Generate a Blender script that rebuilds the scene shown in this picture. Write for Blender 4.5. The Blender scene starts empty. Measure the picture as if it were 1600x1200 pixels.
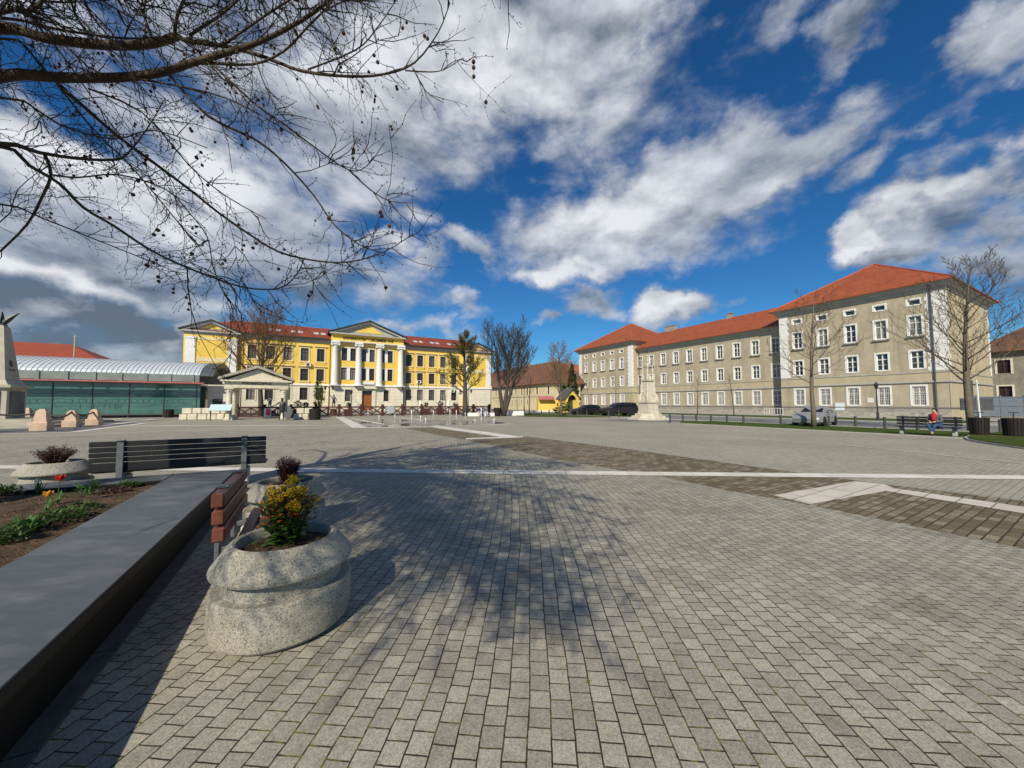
import bpy, math, random
from math import radians as R, sin, cos, pi, atan2, sqrt, tan
from mathutils import Vector as V, Matrix
C = bpy.context.scene.collection
# ------------------------------------------------------------ camera
F = 577.0                      # focal length in photo pixels (1600 wide)
PITCH = math.atan(31 / F)
EYE = 1.6
cd = bpy.data.cameras.new("camera"); cam = bpy.data.objects.new("camera", cd); C.objects.link(cam)
cd.sensor_width = 36; cd.lens = 36 * F / 1600; cd.clip_start = 0.05; cd.clip_end = 3000
cam.location = (0, 0, EYE); cam.rotation_euler = (R(90) + PITCH, 0, 0)
bpy.context.scene.camera = cam
vs = bpy.context.scene.view_settings
vs.view_transform = 'Standard'; vs.look = 'None'; vs.gamma = 1; vs.use_curve_mapping = False
vs.exposure = 0.0
SUN_EL = R(36); TAZ = math.atan2(0.24, 0.97)       # shadows travel to the far right
tx, ty = sin(TAZ), cos(TAZ)
sd = bpy.data.lights.new("sun", 'SUN'); sd.energy = 4.9; sd.angle = R(0.5); sd.color = (1, .92, .77)
sun = bpy.data.objects.new("sun", sd); C.objects.link(sun)
dvec = V((tx * cos(SUN_EL), ty * cos(SUN_EL), -sin(SUN_EL)))
sun.rotation_euler = dvec.to_track_quat('-Z', 'Y').to_euler(); sun.location = (-20, -60, 60)

def ray(px, py):
    x, y, z = (px - 800) / F, (600 - py) / F, -1
    c, s = cos(R(90) + PITCH), sin(R(90) + PITCH)
    return V((x, y * c - z * s, y * s + z * c))
def G(px, py, h=0.0):
    d = ray(px, py); k = (h - EYE) / d.z
    return V((d.x * k, d.y * k, h))
def A(px, py, Y):
    d = ray(px, py); k = Y / d.y
    return V((d.x * k, Y, EYE + d.z * k))
TH = R(29); CU, SU = cos(TH), sin(TH)
def UW(u, w, z=0.0): return V((CU * u - SU * w, SU * u + CU * w, z))
def toUW(p): return (CU * p.x + SU * p.y, -SU * p.x + CU * p.y)

# ------------------------------------------------------------ node helper
class NT:
    def __init__(s, nt): s.nt = nt
    def n(s, t, **k):
        o = s.nt.nodes.new(t)
        for a, b in k.items():
            setattr(o, a, b)
        return o
    def put(s, sock, v):
        if v is None: return
        if hasattr(v, 'is_output'): s.nt.links.new(v, sock)
        else: sock.default_value = v
    def m(s, op, a, b=None, c=None, clamp=False):
        o = s.n('ShaderNodeMath', operation=op, use_clamp=clamp)
        for i, v in enumerate((a, b, c)): s.put(o.inputs[i], v)
        return o.outputs[0]
    def v(s, op, a, b=None, out=0):
        o = s.n('ShaderNodeVectorMath', operation=op)
        s.put(o.inputs[0], a)
        if b is not None: s.put(o.inputs[3 if op == 'SCALE' else 1], b)
        return o.outputs['Value' if op in ('DOT_PRODUCT', 'LENGTH') else 'Vector']
    def noise(s, vec, scale, detail=5, rough=.55, dist=0.0, col=False):
        o = s.n('ShaderNodeTexNoise'); s.put(o.inputs['Vector'], vec)
        o.inputs['Scale'].default_value = scale; o.inputs['Detail'].default_value = detail
        o.inputs['Roughness'].default_value = rough; o.inputs['Distortion'].default_value = dist
        return o.outputs['Color' if col else 'Fac']
    def mix(s, f, a, b, blend='MIX'):
        o = s.n('ShaderNodeMix', data_type='RGBA', blend_type=blend)
        s.put(o.inputs[0], f); s.put(o.inputs[6], col4(a)); s.put(o.inputs[7], col4(b))
        return o.outputs[2]
    def rng(s, v, a, b, c=0.0, d=1.0, smooth=False):
        o = s.n('ShaderNodeMapRange'); o.interpolation_type = 'SMOOTHSTEP' if smooth else 'LINEAR'
        s.put(o.inputs[0], v)
        for i, q in enumerate((a, b, c, d)): s.put(o.inputs[i + 1], q)
        return o.outputs[0]
    def xyz(s, v):
        o = s.n('ShaderNodeSeparateXYZ'); s.put(o.inputs[0], v); return o.outputs
    def cxyz(s, x, y, z=0.0):
        o = s.n('ShaderNodeCombineXYZ'); s.put(o.inputs[0], x); s.put(o.inputs[1], y); s.put(o.inputs[2], z); return o.outputs[0]
    def bump(s, h, strength=.5, dist=.01):
        o = s.n('ShaderNodeBump'); o.inputs['Strength'].default_value = strength; o.inputs['Distance'].default_value = dist
        s.put(o.inputs['Height'], h); return o.outputs[0]
def col4(c):
    return c if hasattr(c, 'is_output') else ((c[0], c[1], c[2], 1) if len(c) == 3 else c)

# ------------------------------------------------------------ world: daylight sky with clouds
W = bpy.data.worlds.new("World"); bpy.context.scene.world = W; W.use_nodes = True
nt = W.node_tree; nt.nodes.clear(); n = NT(nt)
tc = n.n('ShaderNodeTexCoord'); d0 = tc.outputs['Generated']
sky = n.n('ShaderNodeTexSky', sky_type='NISHITA'); sky.sun_disc = False
sky.sun_elevation = SUN_EL; sky.sun_rotation = R(180) + TAZ; sky.altitude = 300; sky.air_density = 1.0; sky.dust_density = .3; sky.ozone_density = 3.0
hsv = n.n('ShaderNodeHueSaturation'); hsv.inputs['Saturation'].default_value = 1.25; hsv.inputs['Value'].default_value = 1.0
nt.links.new(sky.outputs[0], hsv.inputs['Color'])
skyc = n.mix(1.0, hsv.outputs[0], (.50, .90, 1.10), 'MULTIPLY')
w1 = n.v('SUBTRACT', n.noise(d0, 3.2, 4, .6, col=True), (.5, .5, .5))
w2 = n.v('SUBTRACT', n.noise(d0, 9.0, 5, .62, col=True), (.5, .5, .5))
dW = n.v('ADD', d0, n.v('ADD', n.v('SCALE', w1, .26), n.v('SCALE', w2, .12)))
def blob(px, py, rx, ry, deg=0, gain=1.0):
    a = R(deg); c = ray(px, py).normalized()
    va = ray(px + rx * cos(a), py - rx * sin(a)).normalized() - c
    vb = ray(px + ry * sin(a), py + ry * cos(a)).normalized() - c
    sa, sb = va.length, vb.length; va.normalize(); vb.normalize()
    x = n.m('MULTIPLY', n.m('SUBTRACT', n.v('DOT_PRODUCT', dW, tuple(va)), c.dot(va)), 1 / sa)
    y = n.m('MULTIPLY', n.m('SUBTRACT', n.v('DOT_PRODUCT', dW, tuple(vb)), c.dot(vb)), 1 / sb)
    q = n.m('SQRT', n.m('ADD', n.m('MULTIPLY', x, x), n.m('MULTIPLY', y, y)))
    return n.m('MULTIPLY', n.m('SUBTRACT', 1.0, q), gain)
def fieldof(lst):
    f = None
    for b in lst:
        q = blob(*b); f = q if f is None else n.m('MAXIMUM', f, q)
    return f
clouds = [(760, 90, 330, 150, -8, 1.0), (560, 190, 200, 150, 0, .9), (960, 60, 170, 90, 30, .8), (700, 240, 90, 70, 0, .5),
          (130, 275, 330, 75, -4, 1.2), (330, 240, 130, 80, 0, 1.0), (100, 395, 330, 110, 0, 1.2), (430, 360, 190, 110, -20, 1.0), (170, 520, 380, 80, -4, 1.4), (300, 60, 160, 80, 0, .5), (60, 20, 140, 40, 0, .5),
          (1000, 325, 290, 90, 12, 1.3), (1190, 262, 240, 55, 18, 1.0), (1400, 215, 130, 20, 18, .45), (1060, 372, 130, 45, 0, .7),
          (1460, 335, 190, 90, 12, 1.6), (1540, 290, 110, 60, 0, 1.3), (1345, 372, 75, 42, 5, 1.4), (1570, 395, 150, 45, 0, .8),
          (1560, 62, 100, 62, 25, .9), (1315, 35, 110, 40, 38, .8), (1230, 10, 80, 25, 30, .4),
          (1062, 490, 75, 40, 0, 1.5), (932, 482, 52, 26, 0, .9), (868, 490, 26, 14, 0, .7), (880, 422, 95, 24, 0, .8),
          (735, 402, 55, 18, -8, .6), (655, 415, 60, 18, 8, .5), (590, 385, 60, 26, 5, .9), (640, 345, 60, 20, 0, .5), (500, 425, 160, 60, 0, .7), (700, 470, 50, 12, 0, .35),
          (640, 510, 90, 14, 0, .4), (300, 492, 60, 24, 0, .9)]
fld = fieldof(clouds)
# the sky behind and beside the camera carries scattered clouds too
sx, sy, sz = n.xyz(d0)
gen = n.m('MULTIPLY', n.m('SUBTRACT', n.noise(d0, 2.1, 3, .5), .60), 5.0)
gen = n.m('SUBTRACT', gen, n.rng(sy, -.25, .05, 0, 4))
fld = n.m('MAXIMUM', fld, gen)
dz = n.v('MULTIPLY', d0, (1.0, 1.0, 1.9))
fb = n.noise(dz, 5.5, 10, .60, .12)
up = n.v('ADD', dz, (-.015, -.02, .045))
fb2 = n.noise(up, 5.5, 6, .55, .12)
dens = n.m('ADD', fld, n.m('MULTIPLY', n.m('SUBTRACT', fb, .5), 1.75))
brt = fieldof([(150, 265, 260, 60, -4, 1.2), (330, 240, 110, 60, 0, 1.2), (60, 425, 170, 34, 0, 1.1), (1345, 360, 80, 46, 15, 1.6), (1455, 300, 110, 42, 15, 1.3), (1545, 262, 90, 40, 0, 1.3), (1062, 482, 66, 30, 0, 1.5),
                (590, 372, 50, 18, 5, 1.1), (875, 425, 90, 20, 0, .8), (560, 110, 190, 100, 0, .9), (950, 330, 200, 60, 10, .9), (760, 120, 260, 110, -5, .8), (298, 488, 40, 16, 0, 1.0), (1560, 50, 80, 40, 25, .5), (1000, 70, 120, 60, 20, .5), (1200, 290, 150, 40, 15, .4)])
brt = n.rng(brt, -.1, .8, 0, 1, smooth=True)
mask = n.rng(dens, -.18, .55, 0, 1, smooth=True)
grey = fieldof([(190, 500, 330, 50, -3, 1.05), (40, 565, 260, 50, 0, .9), (330, 560, 200, 40, 0, .7), (1380, 402, 130, 20, 0, 1.0), (1560, 345, 130, 30, 8, .6), (1560, 420, 120, 40, 0, 1.0), (940, 480, 50, 14, 0, .35),
                (820, 20, 200, 30, -10, .5), (640, 200, 120, 40, 0, .35), (150, 400, 250, 40, 0, .8), (480, 440, 180, 40, 0, .7), (1330, 20, 90, 30, 30, .5)])
grey = n.rng(grey, -.35, 1.0, 0, 1, smooth=True)
rel = n.m('MULTIPLY', n.m('SUBTRACT', fb, fb2), 2.0)
lum = n.m('ADD', n.m('ADD', n.m('ADD', .50, n.m('MULTIPLY', brt, .42)), rel), n.m('MULTIPLY', n.m('SUBTRACT', n.noise(dz, 2.7, 4, .5), .5), .9))
lum = n.m('SUBTRACT', lum, n.m('MULTIPLY', grey, .46), clamp=False)
lum = n.rng(lum, 0, 1, 0, 1)
ccol = n.mix(lum, (1.5, 1.95, 2.6), (9.6, 9.8, 10.3))
solid = n.m('MAXIMUM', brt, n.rng(grey, .5, 1, 0, 1))
fcol = n.mix(n.m('MULTIPLY', mask, n.rng(solid, 0, 1, .80, .98)), skyc, ccol)
bg = n.n('ShaderNodeBackground'); bg.inputs['Strength'].default_value = .085
n.put(bg.inputs['Color'], fcol)
wo = n.n('ShaderNodeOutputWorld'); nt.links.new(bg.outputs[0], wo.inputs[0])

# ------------------------------------------------------------ materials
MC = {}
def M(name, c1, c2=None, sc=3.0, rough=.8, bump=0.0, bsc=30.0, metal=0.0, spec=.3, c3=None, sc3=.4, detail=6, f3=.6):
    if name in MC: return MC[name]
    m = bpy.data.materials.new(name); m.use_nodes = True; MC[name] = m
    q = NT(m.node_tree); b = m.node_tree.nodes['Principled BSDF']
    b.inputs['Roughness'].default_value = rough; b.inputs['Metallic'].default_value = metal; b.inputs['Specular IOR Level'].default_value = spec
    t = q.n('ShaderNodeTexCoord').outputs['Object']
    c2 = c2 or tuple(x * .82 for x in c1)
    c = q.mix(q.rng(q.noise(t, sc, detail), .32, .68), c1, c2)
    if c3: c = q.mix(q.m('MULTIPLY', q.rng(q.noise(t, sc3, 7, .65), .5, .72), f3), c, c3)
    q.put(b.inputs['Base Color'], c)
    if bump: q.put(b.inputs['Normal'], q.bump(q.noise(t, bsc, 4), bump, .02))
    return m
def base(name, rough=.8, spec=.3):
    m = bpy.data.materials.new(name); m.use_nodes = True; MC[name] = m
    b = m.node_tree.nodes['Principled BSDF']; b.inputs['Roughness'].default_value = rough; b.inputs['Specular IOR Level'].default_value = spec
    return m, NT(m.node_tree), b

def m_pavers():
    m, q, b = base('arc laid granite setts', .78)
    p = q.n('ShaderNodeNewGeometry').outputs['Position']
    wob = q.v('SCALE', q.v('SUBTRACT', q.noise(p, 9, 2, .5, col=True), (.5, .5, .5)), .010)
    wob2 = q.v('SCALE', q.v('SUBTRACT', q.noise(p, .5, 2, .5, col=True), (.5, .5, .5)), .10)
    x, y, z = q.xyz(q.v('ADD', p, q.v('ADD', wob, wob2)))
    dx = q.m('ADD', x, 58.0); dy = q.m('SUBTRACT', y, 6.0)
    r = q.m('SQRT', q.m('ADD', q.m('MULTIPLY', dx, dx), q.m('MULTIPLY', dy, dy)))
    th = q.m('MULTIPLY', q.m('ARCTAN2', dy, dx), 58.0)
    vec = q.cxyz(q.m('ADD', th, 40.0), r, 0.0)
    br = q.n('ShaderNodeTexBrick'); q.put(br.inputs['Vector'], vec)
    br.inputs['Scale'].default_value = 1; br.inputs['Mortar Size'].default_value = .0044; br.inputs['Mortar Smooth'].default_value = .25
    br.inputs['Brick Width'].default_value = .117; br.inputs['Row Height'].default_value = .1135; br.offset = .5; br.squash = 1
    br.inputs['Color1'].default_value = (.405, .378, .31, 1); br.inputs['Color2'].default_value = (.300, .282, .235, 1)
    br.inputs['Mortar'].default_value = (.034, .026, .019, 1)
    big = q.noise(p, .55, 5, .6)
    c = q.mix(q.m('MULTIPLY', q.rng(big, .42, .70), .55), br.outputs['Color'], q.mix(1.0, br.outputs['Color'], (.70, .67, .62), 'MULTIPLY'))
    med = q.noise(p, 7, 4, .65)
    c = q.mix(q.m('MULTIPLY', q.rng(med, .5, .75), .45), c, q.mix(1.0, c, (.62, .58, .52), 'MULTIPLY'))
    spk = q.noise(p, 260, 2, .7)
    c = q.mix(q.m('MULTIPLY', q.rng(spk, .42, .66), .55), c, q.mix(1.0, c, (1.45, 1.42, 1.35), 'MULTIPLY'))
    spk2 = q.noise(p, 150, 2, .7)
    c = q.mix(q.m('MULTIPLY', q.rng(spk2, .54, .64), .6), c, q.mix(1.0, c, (.4, .4, .4), 'MULTIPLY'))
    gr = q.noise(p, 85, 3, .75); c = q.mix(q.rng(gr, .30, .70), q.mix(1.0, c, (.66, .66, .66), 'MULTIPLY'), q.mix(1.0, c, (1.30, 1.30, 1.28), 'MULTIPLY'))
    st2 = q.noise(p, 2.2, 6, .72, .6); c = q.mix(q.m('MULTIPLY', q.rng(st2, .52, .68), .5), c, q.mix(1.0, c, (.60, .56, .50), 'MULTIPLY'))
    st3 = q.noise(p, .9, 5, .7, .4); c = q.mix(q.m('MULTIPLY', q.rng(st3, .56, .72), .45), c, q.mix(1.0, c, (1.25, 1.22, 1.12), 'MULTIPLY'))
    moss = q.m('MULTIPLY', q.rng(q.noise(p, 1.3, 3, .6), .44, .56), q.rng(q.noise(p, 22, 3, .6), .44, .58))
    c = q.mix(q.m('MULTIPLY', moss, q.rng(br.outputs['Fac'], .15, .8)), c, (.16, .15, .03))
    spot = q.n('ShaderNodeTexVoronoi'); spot.inputs['Scale'].default_value = 1.6; q.put(spot.inputs['Vector'], q.v('ADD', p, q.v('SCALE', q.noise(p, 30, 2, .5, col=True), .02)))
    c = q.mix(q.m('MULTIPLY', q.rng(spot.outputs['Distance'], .030, .022), .7), c, (.06, .055, .05))
    q.put(b.inputs['Base Color'], c)
    h = q.m('ADD', q.m('MULTIPLY', br.outputs['Fac'], -1.0), q.m('ADD', q.m('MULTIPLY', spk, .25), q.m('MULTIPLY', med, .3)))
    q.put(b.inputs['Normal'], q.bump(h, .7, .006))
    return m
def m_rect(name, ca, cb, mort, bw, rh, mz=.008, rot=29, big=(.8, .78, .72), bumps=.4, patch=None, off=.5, bias=0.0):
    m, q, b = base(name, .82)
    p = q.n('ShaderNodeNewGeometry').outputs['Position']
    mp = q.n('ShaderNodeMapping'); mp.inputs['Rotation'].default_value = (0, 0, R(-rot)); q.put(mp.inputs['Vector'], p)
    vec = q.v('ADD', mp.outputs[0], (100.0, 100.0, 0))
    vec = q.v('ADD', vec, q.v('SCALE', q.noise(p, 5, 2, col=True), .02))
    br = q.n('ShaderNodeTexBrick'); q.put(br.inputs['Vector'], vec); br.offset = off
    br.inputs['Scale'].default_value = 1; br.inputs['Mortar Size'].default_value = mz; br.inputs['Mortar Smooth'].default_value = .2; br.inputs['Bias'].default_value = bias
    br.inputs['Brick Width'].default_value = bw; br.inputs['Row Height'].default_value = rh
    br.inputs['Color1'].default_value = col4(ca); br.inputs['Color2'].default_value = col4(cb); br.inputs['Mortar'].default_value = col4(mort)
    c = q.mix(q.m('MULTIPLY', q.rng(q.noise(p, .3, 6, .65), .4, .7), .8), br.outputs['Color'], q.mix(1.0, br.outputs['Color'], big, 'MULTIPLY'))
    c = q.mix(q.m('MULTIPLY', q.rng(q.noise(p, 3.1, 5, .7), .45, .75), .5), c, q.mix(1.0, c, (.72, .7, .66), 'MULTIPLY'))
    if patch: c = q.mix(q.m('MULTIPLY', q.rng(q.noise(vec, 2.6, 4, .7), .55, .66), patch[3]), c, patch[:3])
    q.put(b.inputs['Base Color'], c)
    q.put(b.inputs['Normal'], q.bump(q.m('ADD', q.m('MULTIPLY', br.outputs['Fac'], -1.0), q.m('MULTIPLY', q.noise(p, 60, 3), .5)), bumps, .01))
    return m
def m_concrete():
    m, q, b = base('washed aggregate concrete', .85)
    t = q.n('ShaderNodeTexCoord').outputs['Object']
    vo = q.n('ShaderNodeTexVoronoi'); vo.inputs['Scale'].default_value = 210; q.put(vo.inputs['Vector'], t)
    c = q.mix(q.rng(q.xyz(vo.outputs['Color'])[0], .1, .9), (.27, .25, .20), (.50, .465, .38))
    c = q.mix(q.m('MULTIPLY', q.rng(q.noise(t, 3.5, 6, .6), .45, .7), .6), c, q.mix(1.0, c, (.62, .6, .54), 'MULTIPLY'))
    sp = q.n('ShaderNodeTexVoronoi'); sp.inputs['Scale'].default_value = 120; q.put(sp.inputs['Vector'], t)
    c = q.mix(q.m('MULTIPLY', q.rng(q.xyz(sp.outputs['Color'])[1], .86, .9), .7), c, (.10, .095, .085))
    q.put(b.inputs['Base Color'], c)
    q.put(b.inputs['Normal'], q.bump(q.m('ADD', q.m('MULTIPLY', vo.outputs['Distance'], -1.0), q.noise(t, 60, 4)), .5, .004))
    return m
def m_granite():
    m, q, b = base('polished black granite', .30, .55)
    t = q.n('ShaderNodeNewGeometry').outputs['Position']
    c = q.mix(q.noise(t, 380, 2, .7), (.046, .053, .057), (.082, .090, .094))
    du = q.noise(q.v('MULTIPLY', t, (.8, 2.0, 1)), 2.2, 7, .68)
    c = q.mix(q.m('MULTIPLY', q.rng(du, .45, .72), .75), c, (.20, .205, .205))
    scr = q.noise(t, 42, 3, .7); c = q.mix(q.rng(scr, .69, .74), c, (.22, .21, .20))
    q.put(b.inputs['Base Color'], c); q.put(b.inputs['Roughness'], q.rng(du, .35, .7, .30, .62))
    return m
def m_soil():
    m, q, b = base('dry garden soil', .95, .1)
    t = q.n('ShaderNodeNewGeometry').outputs['Position']
    a = q.noise(t, 6, 8, .7); c = q.mix(q.rng(a, .35, .65), (.055, .036, .022), (.17, .115, .07))
    c = q.mix(q.rng(q.noise(t, 60, 4, .7), .58, .66), c, (.30, .22, .14))
    q.put(b.inputs['Base Color'], c); q.put(b.inputs['Normal'], q.bump(q.noise(t, 25, 8, .7), 1.0, .04)); return m
def m_grass(name='short grass', dry=.25):
    m, q, b = base(name, .95, .1)
    t = q.n('ShaderNodeNewGeometry').outputs['Position']
    c = q.mix(q.rng(q.noise(t, 9, 7, .75), .35, .65), (.025, .055, .008), (.105, .155, .025))
    c = q.mix(q.m('MULTIPLY', q.rng(q.noise(t, .6, 6, .65), .5, .68), dry), c, (.22, .17, .06))
    q.put(b.inputs['Base Color'], c); q.put(b.inputs['Normal'], q.bump(q.noise(t, 60, 4, .7), 1.0, .05)); return m
def m_tiles(name, c1, c2, c3, f3=.5):
    m, q, b = base(name, .75)
    t = q.n('ShaderNodeTexCoord').outputs['Object']; x, y, z = q.xyz(t)
    vec = q.cxyz(q.m('ADD', q.m('ADD', x, y), 200.0), q.m('ADD', q.m('MULTIPLY', z, 1.6), 50.0), 0.0)
    br = q.n('ShaderNodeTexBrick'); q.put(br.inputs['Vector'], vec); br.inputs['Scale'].default_value = 1
    br.inputs['Brick Width'].default_value = .24; br.inputs['Row Height'].default_value = .34; br.inputs['Mortar Size'].default_value = .02; br.inputs['Mortar Smooth'].default_value = .6
    br.inputs['Color1'].default_value = col4(c1); br.inputs['Color2'].default_value = col4(c2); br.inputs['Mortar'].default_value = col4(tuple(k * .55 for k in c2))
    c = q.mix(q.m('MULTIPLY', q.rng(q.noise(t, .5, 7, .7), .42, .66), f3), br.outputs['Color'], c3)
    c = q.mix(q.m('MULTIPLY', q.rng(q.noise(q.v('MULTIPLY', t, (1.5, 1.5, .3)), 2.0, 6, .75), .5, .7), .35), c, q.mix(1.0, c, (1.35, 1.5, 1.5), 'MULTIPLY'))
    q.put(b.inputs['Base Color'], c); q.put(b.inputs['Normal'], q.bump(q.m('MULTIPLY', br.outputs['Fac'], -1), .5, .03)); return m
def m_plaster(name, c1, c2, stain, f=.5, rust=0.0, sc=.55, joints=(.6, .5)):
    m, q, b = base(name, .9, .15)
    t = q.n('ShaderNodeTexCoord').outputs['Object']; x, y, z = q.xyz(t)
    c = q.mix(q.rng(q.noise(t, sc, 7, .62), .35, .65), c1, c2)
    stv = q.cxyz(q.m('MULTIPLY', x, 1.6), q.m('MULTIPLY', y, 1.6), q.m('MULTIPLY', z, .22))
    c = q.mix(q.m('MULTIPLY', q.rng(q.noise(stv, .9, 8, .7), .50, .74), f), c, stain)
    h = q.noise(t, 14, 5)
    if rust:
        g = q.m('FRACT', q.m('MULTIPLY', z, 1 / rust)); g = q.m('ABSOLUTE', q.m('SUBTRACT', g, .5))
        g = q.rng(g, .44, .49, 0, 1)
        c = q.mix(q.m('MULTIPLY', g, joints[0]), c, tuple(k * joints[1] for k in c2)); h = q.m('SUBTRACT', q.m('MULTIPLY', h, .3), g)
    q.put(b.inputs['Base Color'], c); q.put(b.inputs['Normal'], q.bump(h, .35, .03)); return m
def m_glass(name, c, rough=.08, spec=.8):
    m, q, b = base(name, rough, spec)
    t = q.n('ShaderNodeTexCoord').outputs['Object']
    q.put(b.inputs['Base Color'], q.mix(q.noise(t, 1.2, 3), c, tuple(k * .45 for k in c)))
    q.put(b.inputs['Normal'], q.bump(q.noise(t, .8, 2), .08, .1)); return m
def m_wood(name, c1, c2, rough=.55, axis=(1, 14, 14), sc=3):
    m, q, b = base(name, rough, .35)
    t = q.n('ShaderNodeTexCoord').outputs['Object']
    q.put(b.inputs['Base Color'], q.mix(q.rng(q.noise(q.v('MULTIPLY', t, axis), sc, 6, .65), .3, .7), c1, c2))
    q.put(b.inputs['Normal'], q.bump(q.noise(q.v('MULTIPLY', t, axis), sc * 2, 4), .25, .004)); return m
def m_bark(name, c1, c2, sc=14):
    return M(name, c1, c2, sc, .9, .5, 40, spec=.15)
def m_leaf(name, c1, c2):
    m, q, b = base(name, .5, .35)
    g = q.n('ShaderNodeNewGeometry')
    q.put(b.inputs['Base Color'], q.mix(g.outputs['Random Per Island'], c1, c2))
    tr = q.n('ShaderNodeBsdfTranslucent'); q.put(tr.inputs[0], q.mix(g.outputs['Random Per Island'], c1, c2))
    mx = q.n('ShaderNodeMixShader'); mx.inputs[0].default_value = .25
    o = m.node_tree.nodes['Material Output']
    m.node_tree.links.new(b.outputs[0], mx.inputs[1]); m.node_tree.links.new(tr.outputs[0], mx.inputs[2]); m.node_tree.links.new(mx.outputs[0], o.inputs[0])
    return m

# ------------------------------------------------------------ mesh helper
class MB:
    def __init__(s): s.v = []; s.f = []; s.m = []
    def add(s, vs, fs, mi=0, T=None):
        k = len(s.v)
        s.v += [tuple(T @ V(p)) if T else tuple(p) for p in vs]
        s.f += [tuple(k + i for i in f) for f in fs]; s.m += [mi] * len(fs)
    def box(s, x0, x1, y0, y1, z0, z1, mi=0, T=None):
        s.add([(x0, y0, z0), (x1, y0, z0), (x1, y1, z0), (x0, y1, z0), (x0, y0, z1), (x1, y0, z1), (x1, y1, z1), (x0, y1, z1)],
              [(3, 2, 1, 0), (4, 5, 6, 7), (0, 1, 5, 4), (1, 2, 6, 5), (2, 3, 7, 6), (3, 0, 4, 7)], mi, T)
    def bbox(s, x0, x1, y0, y1, z0, z1, b=.01, mi=0, T=None):     # box with chamfered edges
        xs = (x0, x0 + b, x1 - b, x1); ys = (y0, y0 + b, y1 - b, y1)
        vs = []; fs = []
        ring = lambda e: [(x0 + e, y0, 0), (x1 - e, y0, 0), (x1, y0 + e, 0), (x1, y1 - e, 0), (x1 - e, y1, 0), (x0 + e, y1, 0), (x0, y1 - e, 0), (x0, y0 + e, 0)]
        def inset(z, i):
            r = [(x0 + b, y0 + i), (x1 - b, y0 + i), (x1 - i, y0 + b), (x1 - i, y1 - b), (x1 - b, y1 - i), (x0 + b, y1 - i), (x0 + i, y1 - b), (x0 + i, y0 + b)]
            return [(a, c, z) for a, c in r]
        vs = inset(z0, b * .98) + inset(z0 + b, 0) + inset(z1 - b, 0) + inset(z1, b * .98)
        for L in range(3):
            for i in range(8):
                j = (i + 1) % 8; fs.append((L * 8 + i, L * 8 + j, L * 8 + 8 + j, L * 8 + 8 + i))
        fs.append(tuple(range(7, -1, -1))); fs.append(tuple(range(24, 32)))
        s.add(vs, fs, mi, T)
    def quad(s, a, b, c, d, mi=0): s.add([a, b, c, d], [(0, 1, 2, 3)], mi)
    def poly(s, pts, mi=0): s.add(pts, [tuple(range(len(pts)))], mi)
    def prism(s, pts, z0, z1, mi=0, T=None):       # pts ccw in xy
        k = len(pts)
        s.add([(p[0], p[1], z0) for p in pts] + [(p[0], p[1], z1) for p in pts],
              [tuple(range(k - 1, -1, -1)), tuple(range(k, 2 * k))] + [(i, (i + 1) % k, k + (i + 1) % k, k + i) for i in range(k)], mi, T)
    def lathe(s, prof, n=24, mi=0, T=None, cap=True):
        vs = []; fs = []
        for r, z in prof:
            for i in range(n):
                a = 2 * pi * i / n; vs.append((r * cos(a), r * sin(a), z))
        for L in range(len(prof) - 1):
            for i in range(n):
                j = (i + 1) % n; fs.append((L * n + i, L * n + j, L * n + n + j, L * n + n + i))
        if cap:
            fs.append(tuple(range(n - 1, -1, -1))); fs.append(tuple((len(prof) - 1) * n + i for i in range(n)))
        s.add(vs, fs, mi, T)
    def tube(s, pts, rads, n=5, mi=0, cap=True):
        pts = [V(p) for p in pts]; k0 = len(s.v)
        if isinstance(rads, (int, float)): rads = [rads] * len(pts)
        d = (pts[1] - pts[0]).normalized()
        a = d.orthogonal().normalized()
        L = len(pts)
        for i, p in enumerate(pts):
            if i == 0: t = pts[1] - p
            elif i == L - 1: t = p - pts[i - 1]
            else: t = pts[i + 1] - pts[i - 1]
            t.normalize(); a = a - t * a.dot(t)
            if a.length < 1e-6: a = t.orthogonal()
            a.normalize(); b = t.cross(a); r = rads[i]
            for j in range(n):
                q = 2 * pi * j / n; e = p + (a * cos(q) + b * sin(q)) * r; s.v.append((e.x, e.y, e.z))
        for i in range(L - 1):
            for j in range(n):
                jj = (j + 1) % n; s.f.append((k0 + i * n + j, k0 + i * n + jj, k0 + i * n + n + jj, k0 + i * n + n + j)); s.m.append(mi)
        if cap:
            s.f.append(tuple(k0 + (L - 1) * n + j for j in range(n))); s.m.append(mi)
            s.f.append(tuple(k0 + n - 1 - j for j in range(n))); s.m.append(mi)
    def ball(s, c, r, n=6, m=4, mi=0, sc=(1, 1, 1)):
        vs = [(c[0], c[1], c[2] - r * sc[2])]; fs = []
        for i in range(1, m):
            a = pi * i / m
            for j in range(n):
                q = 2 * pi * j / n; vs.append((c[0] + r * sc[0] * sin(a) * cos(q), c[1] + r * sc[1] * sin(a) * sin(q), c[2] - r * sc[2] * cos(a)))
        vs.append((c[0], c[1], c[2] + r * sc[2])); e = len(vs) - 1
        for j in range(n):
            jj = (j + 1) % n; fs.append((0, 1 + jj, 1 + j)); fs.append((e, e - n + j, e - n + jj))
            for i in range(m - 2): fs.append((1 + i * n + j, 1 + i * n + jj, 1 + (i + 1) * n + jj, 1 + (i + 1) * n + j))
        s.add(vs, fs, mi)
    def mesh(s, name, mats, smooth=False):
        me = bpy.data.meshes.new(name); me.from_pydata(s.v, [], s.f)
        for m in (mats if isinstance(mats, (list, tuple)) else [mats]): me.materials.append(m)
        me.polygons.foreach_set('material_index', s.m)
        if smooth: me.polygons.foreach_set('use_smooth', [True] * len(s.f))
        me.update(); return me
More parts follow.
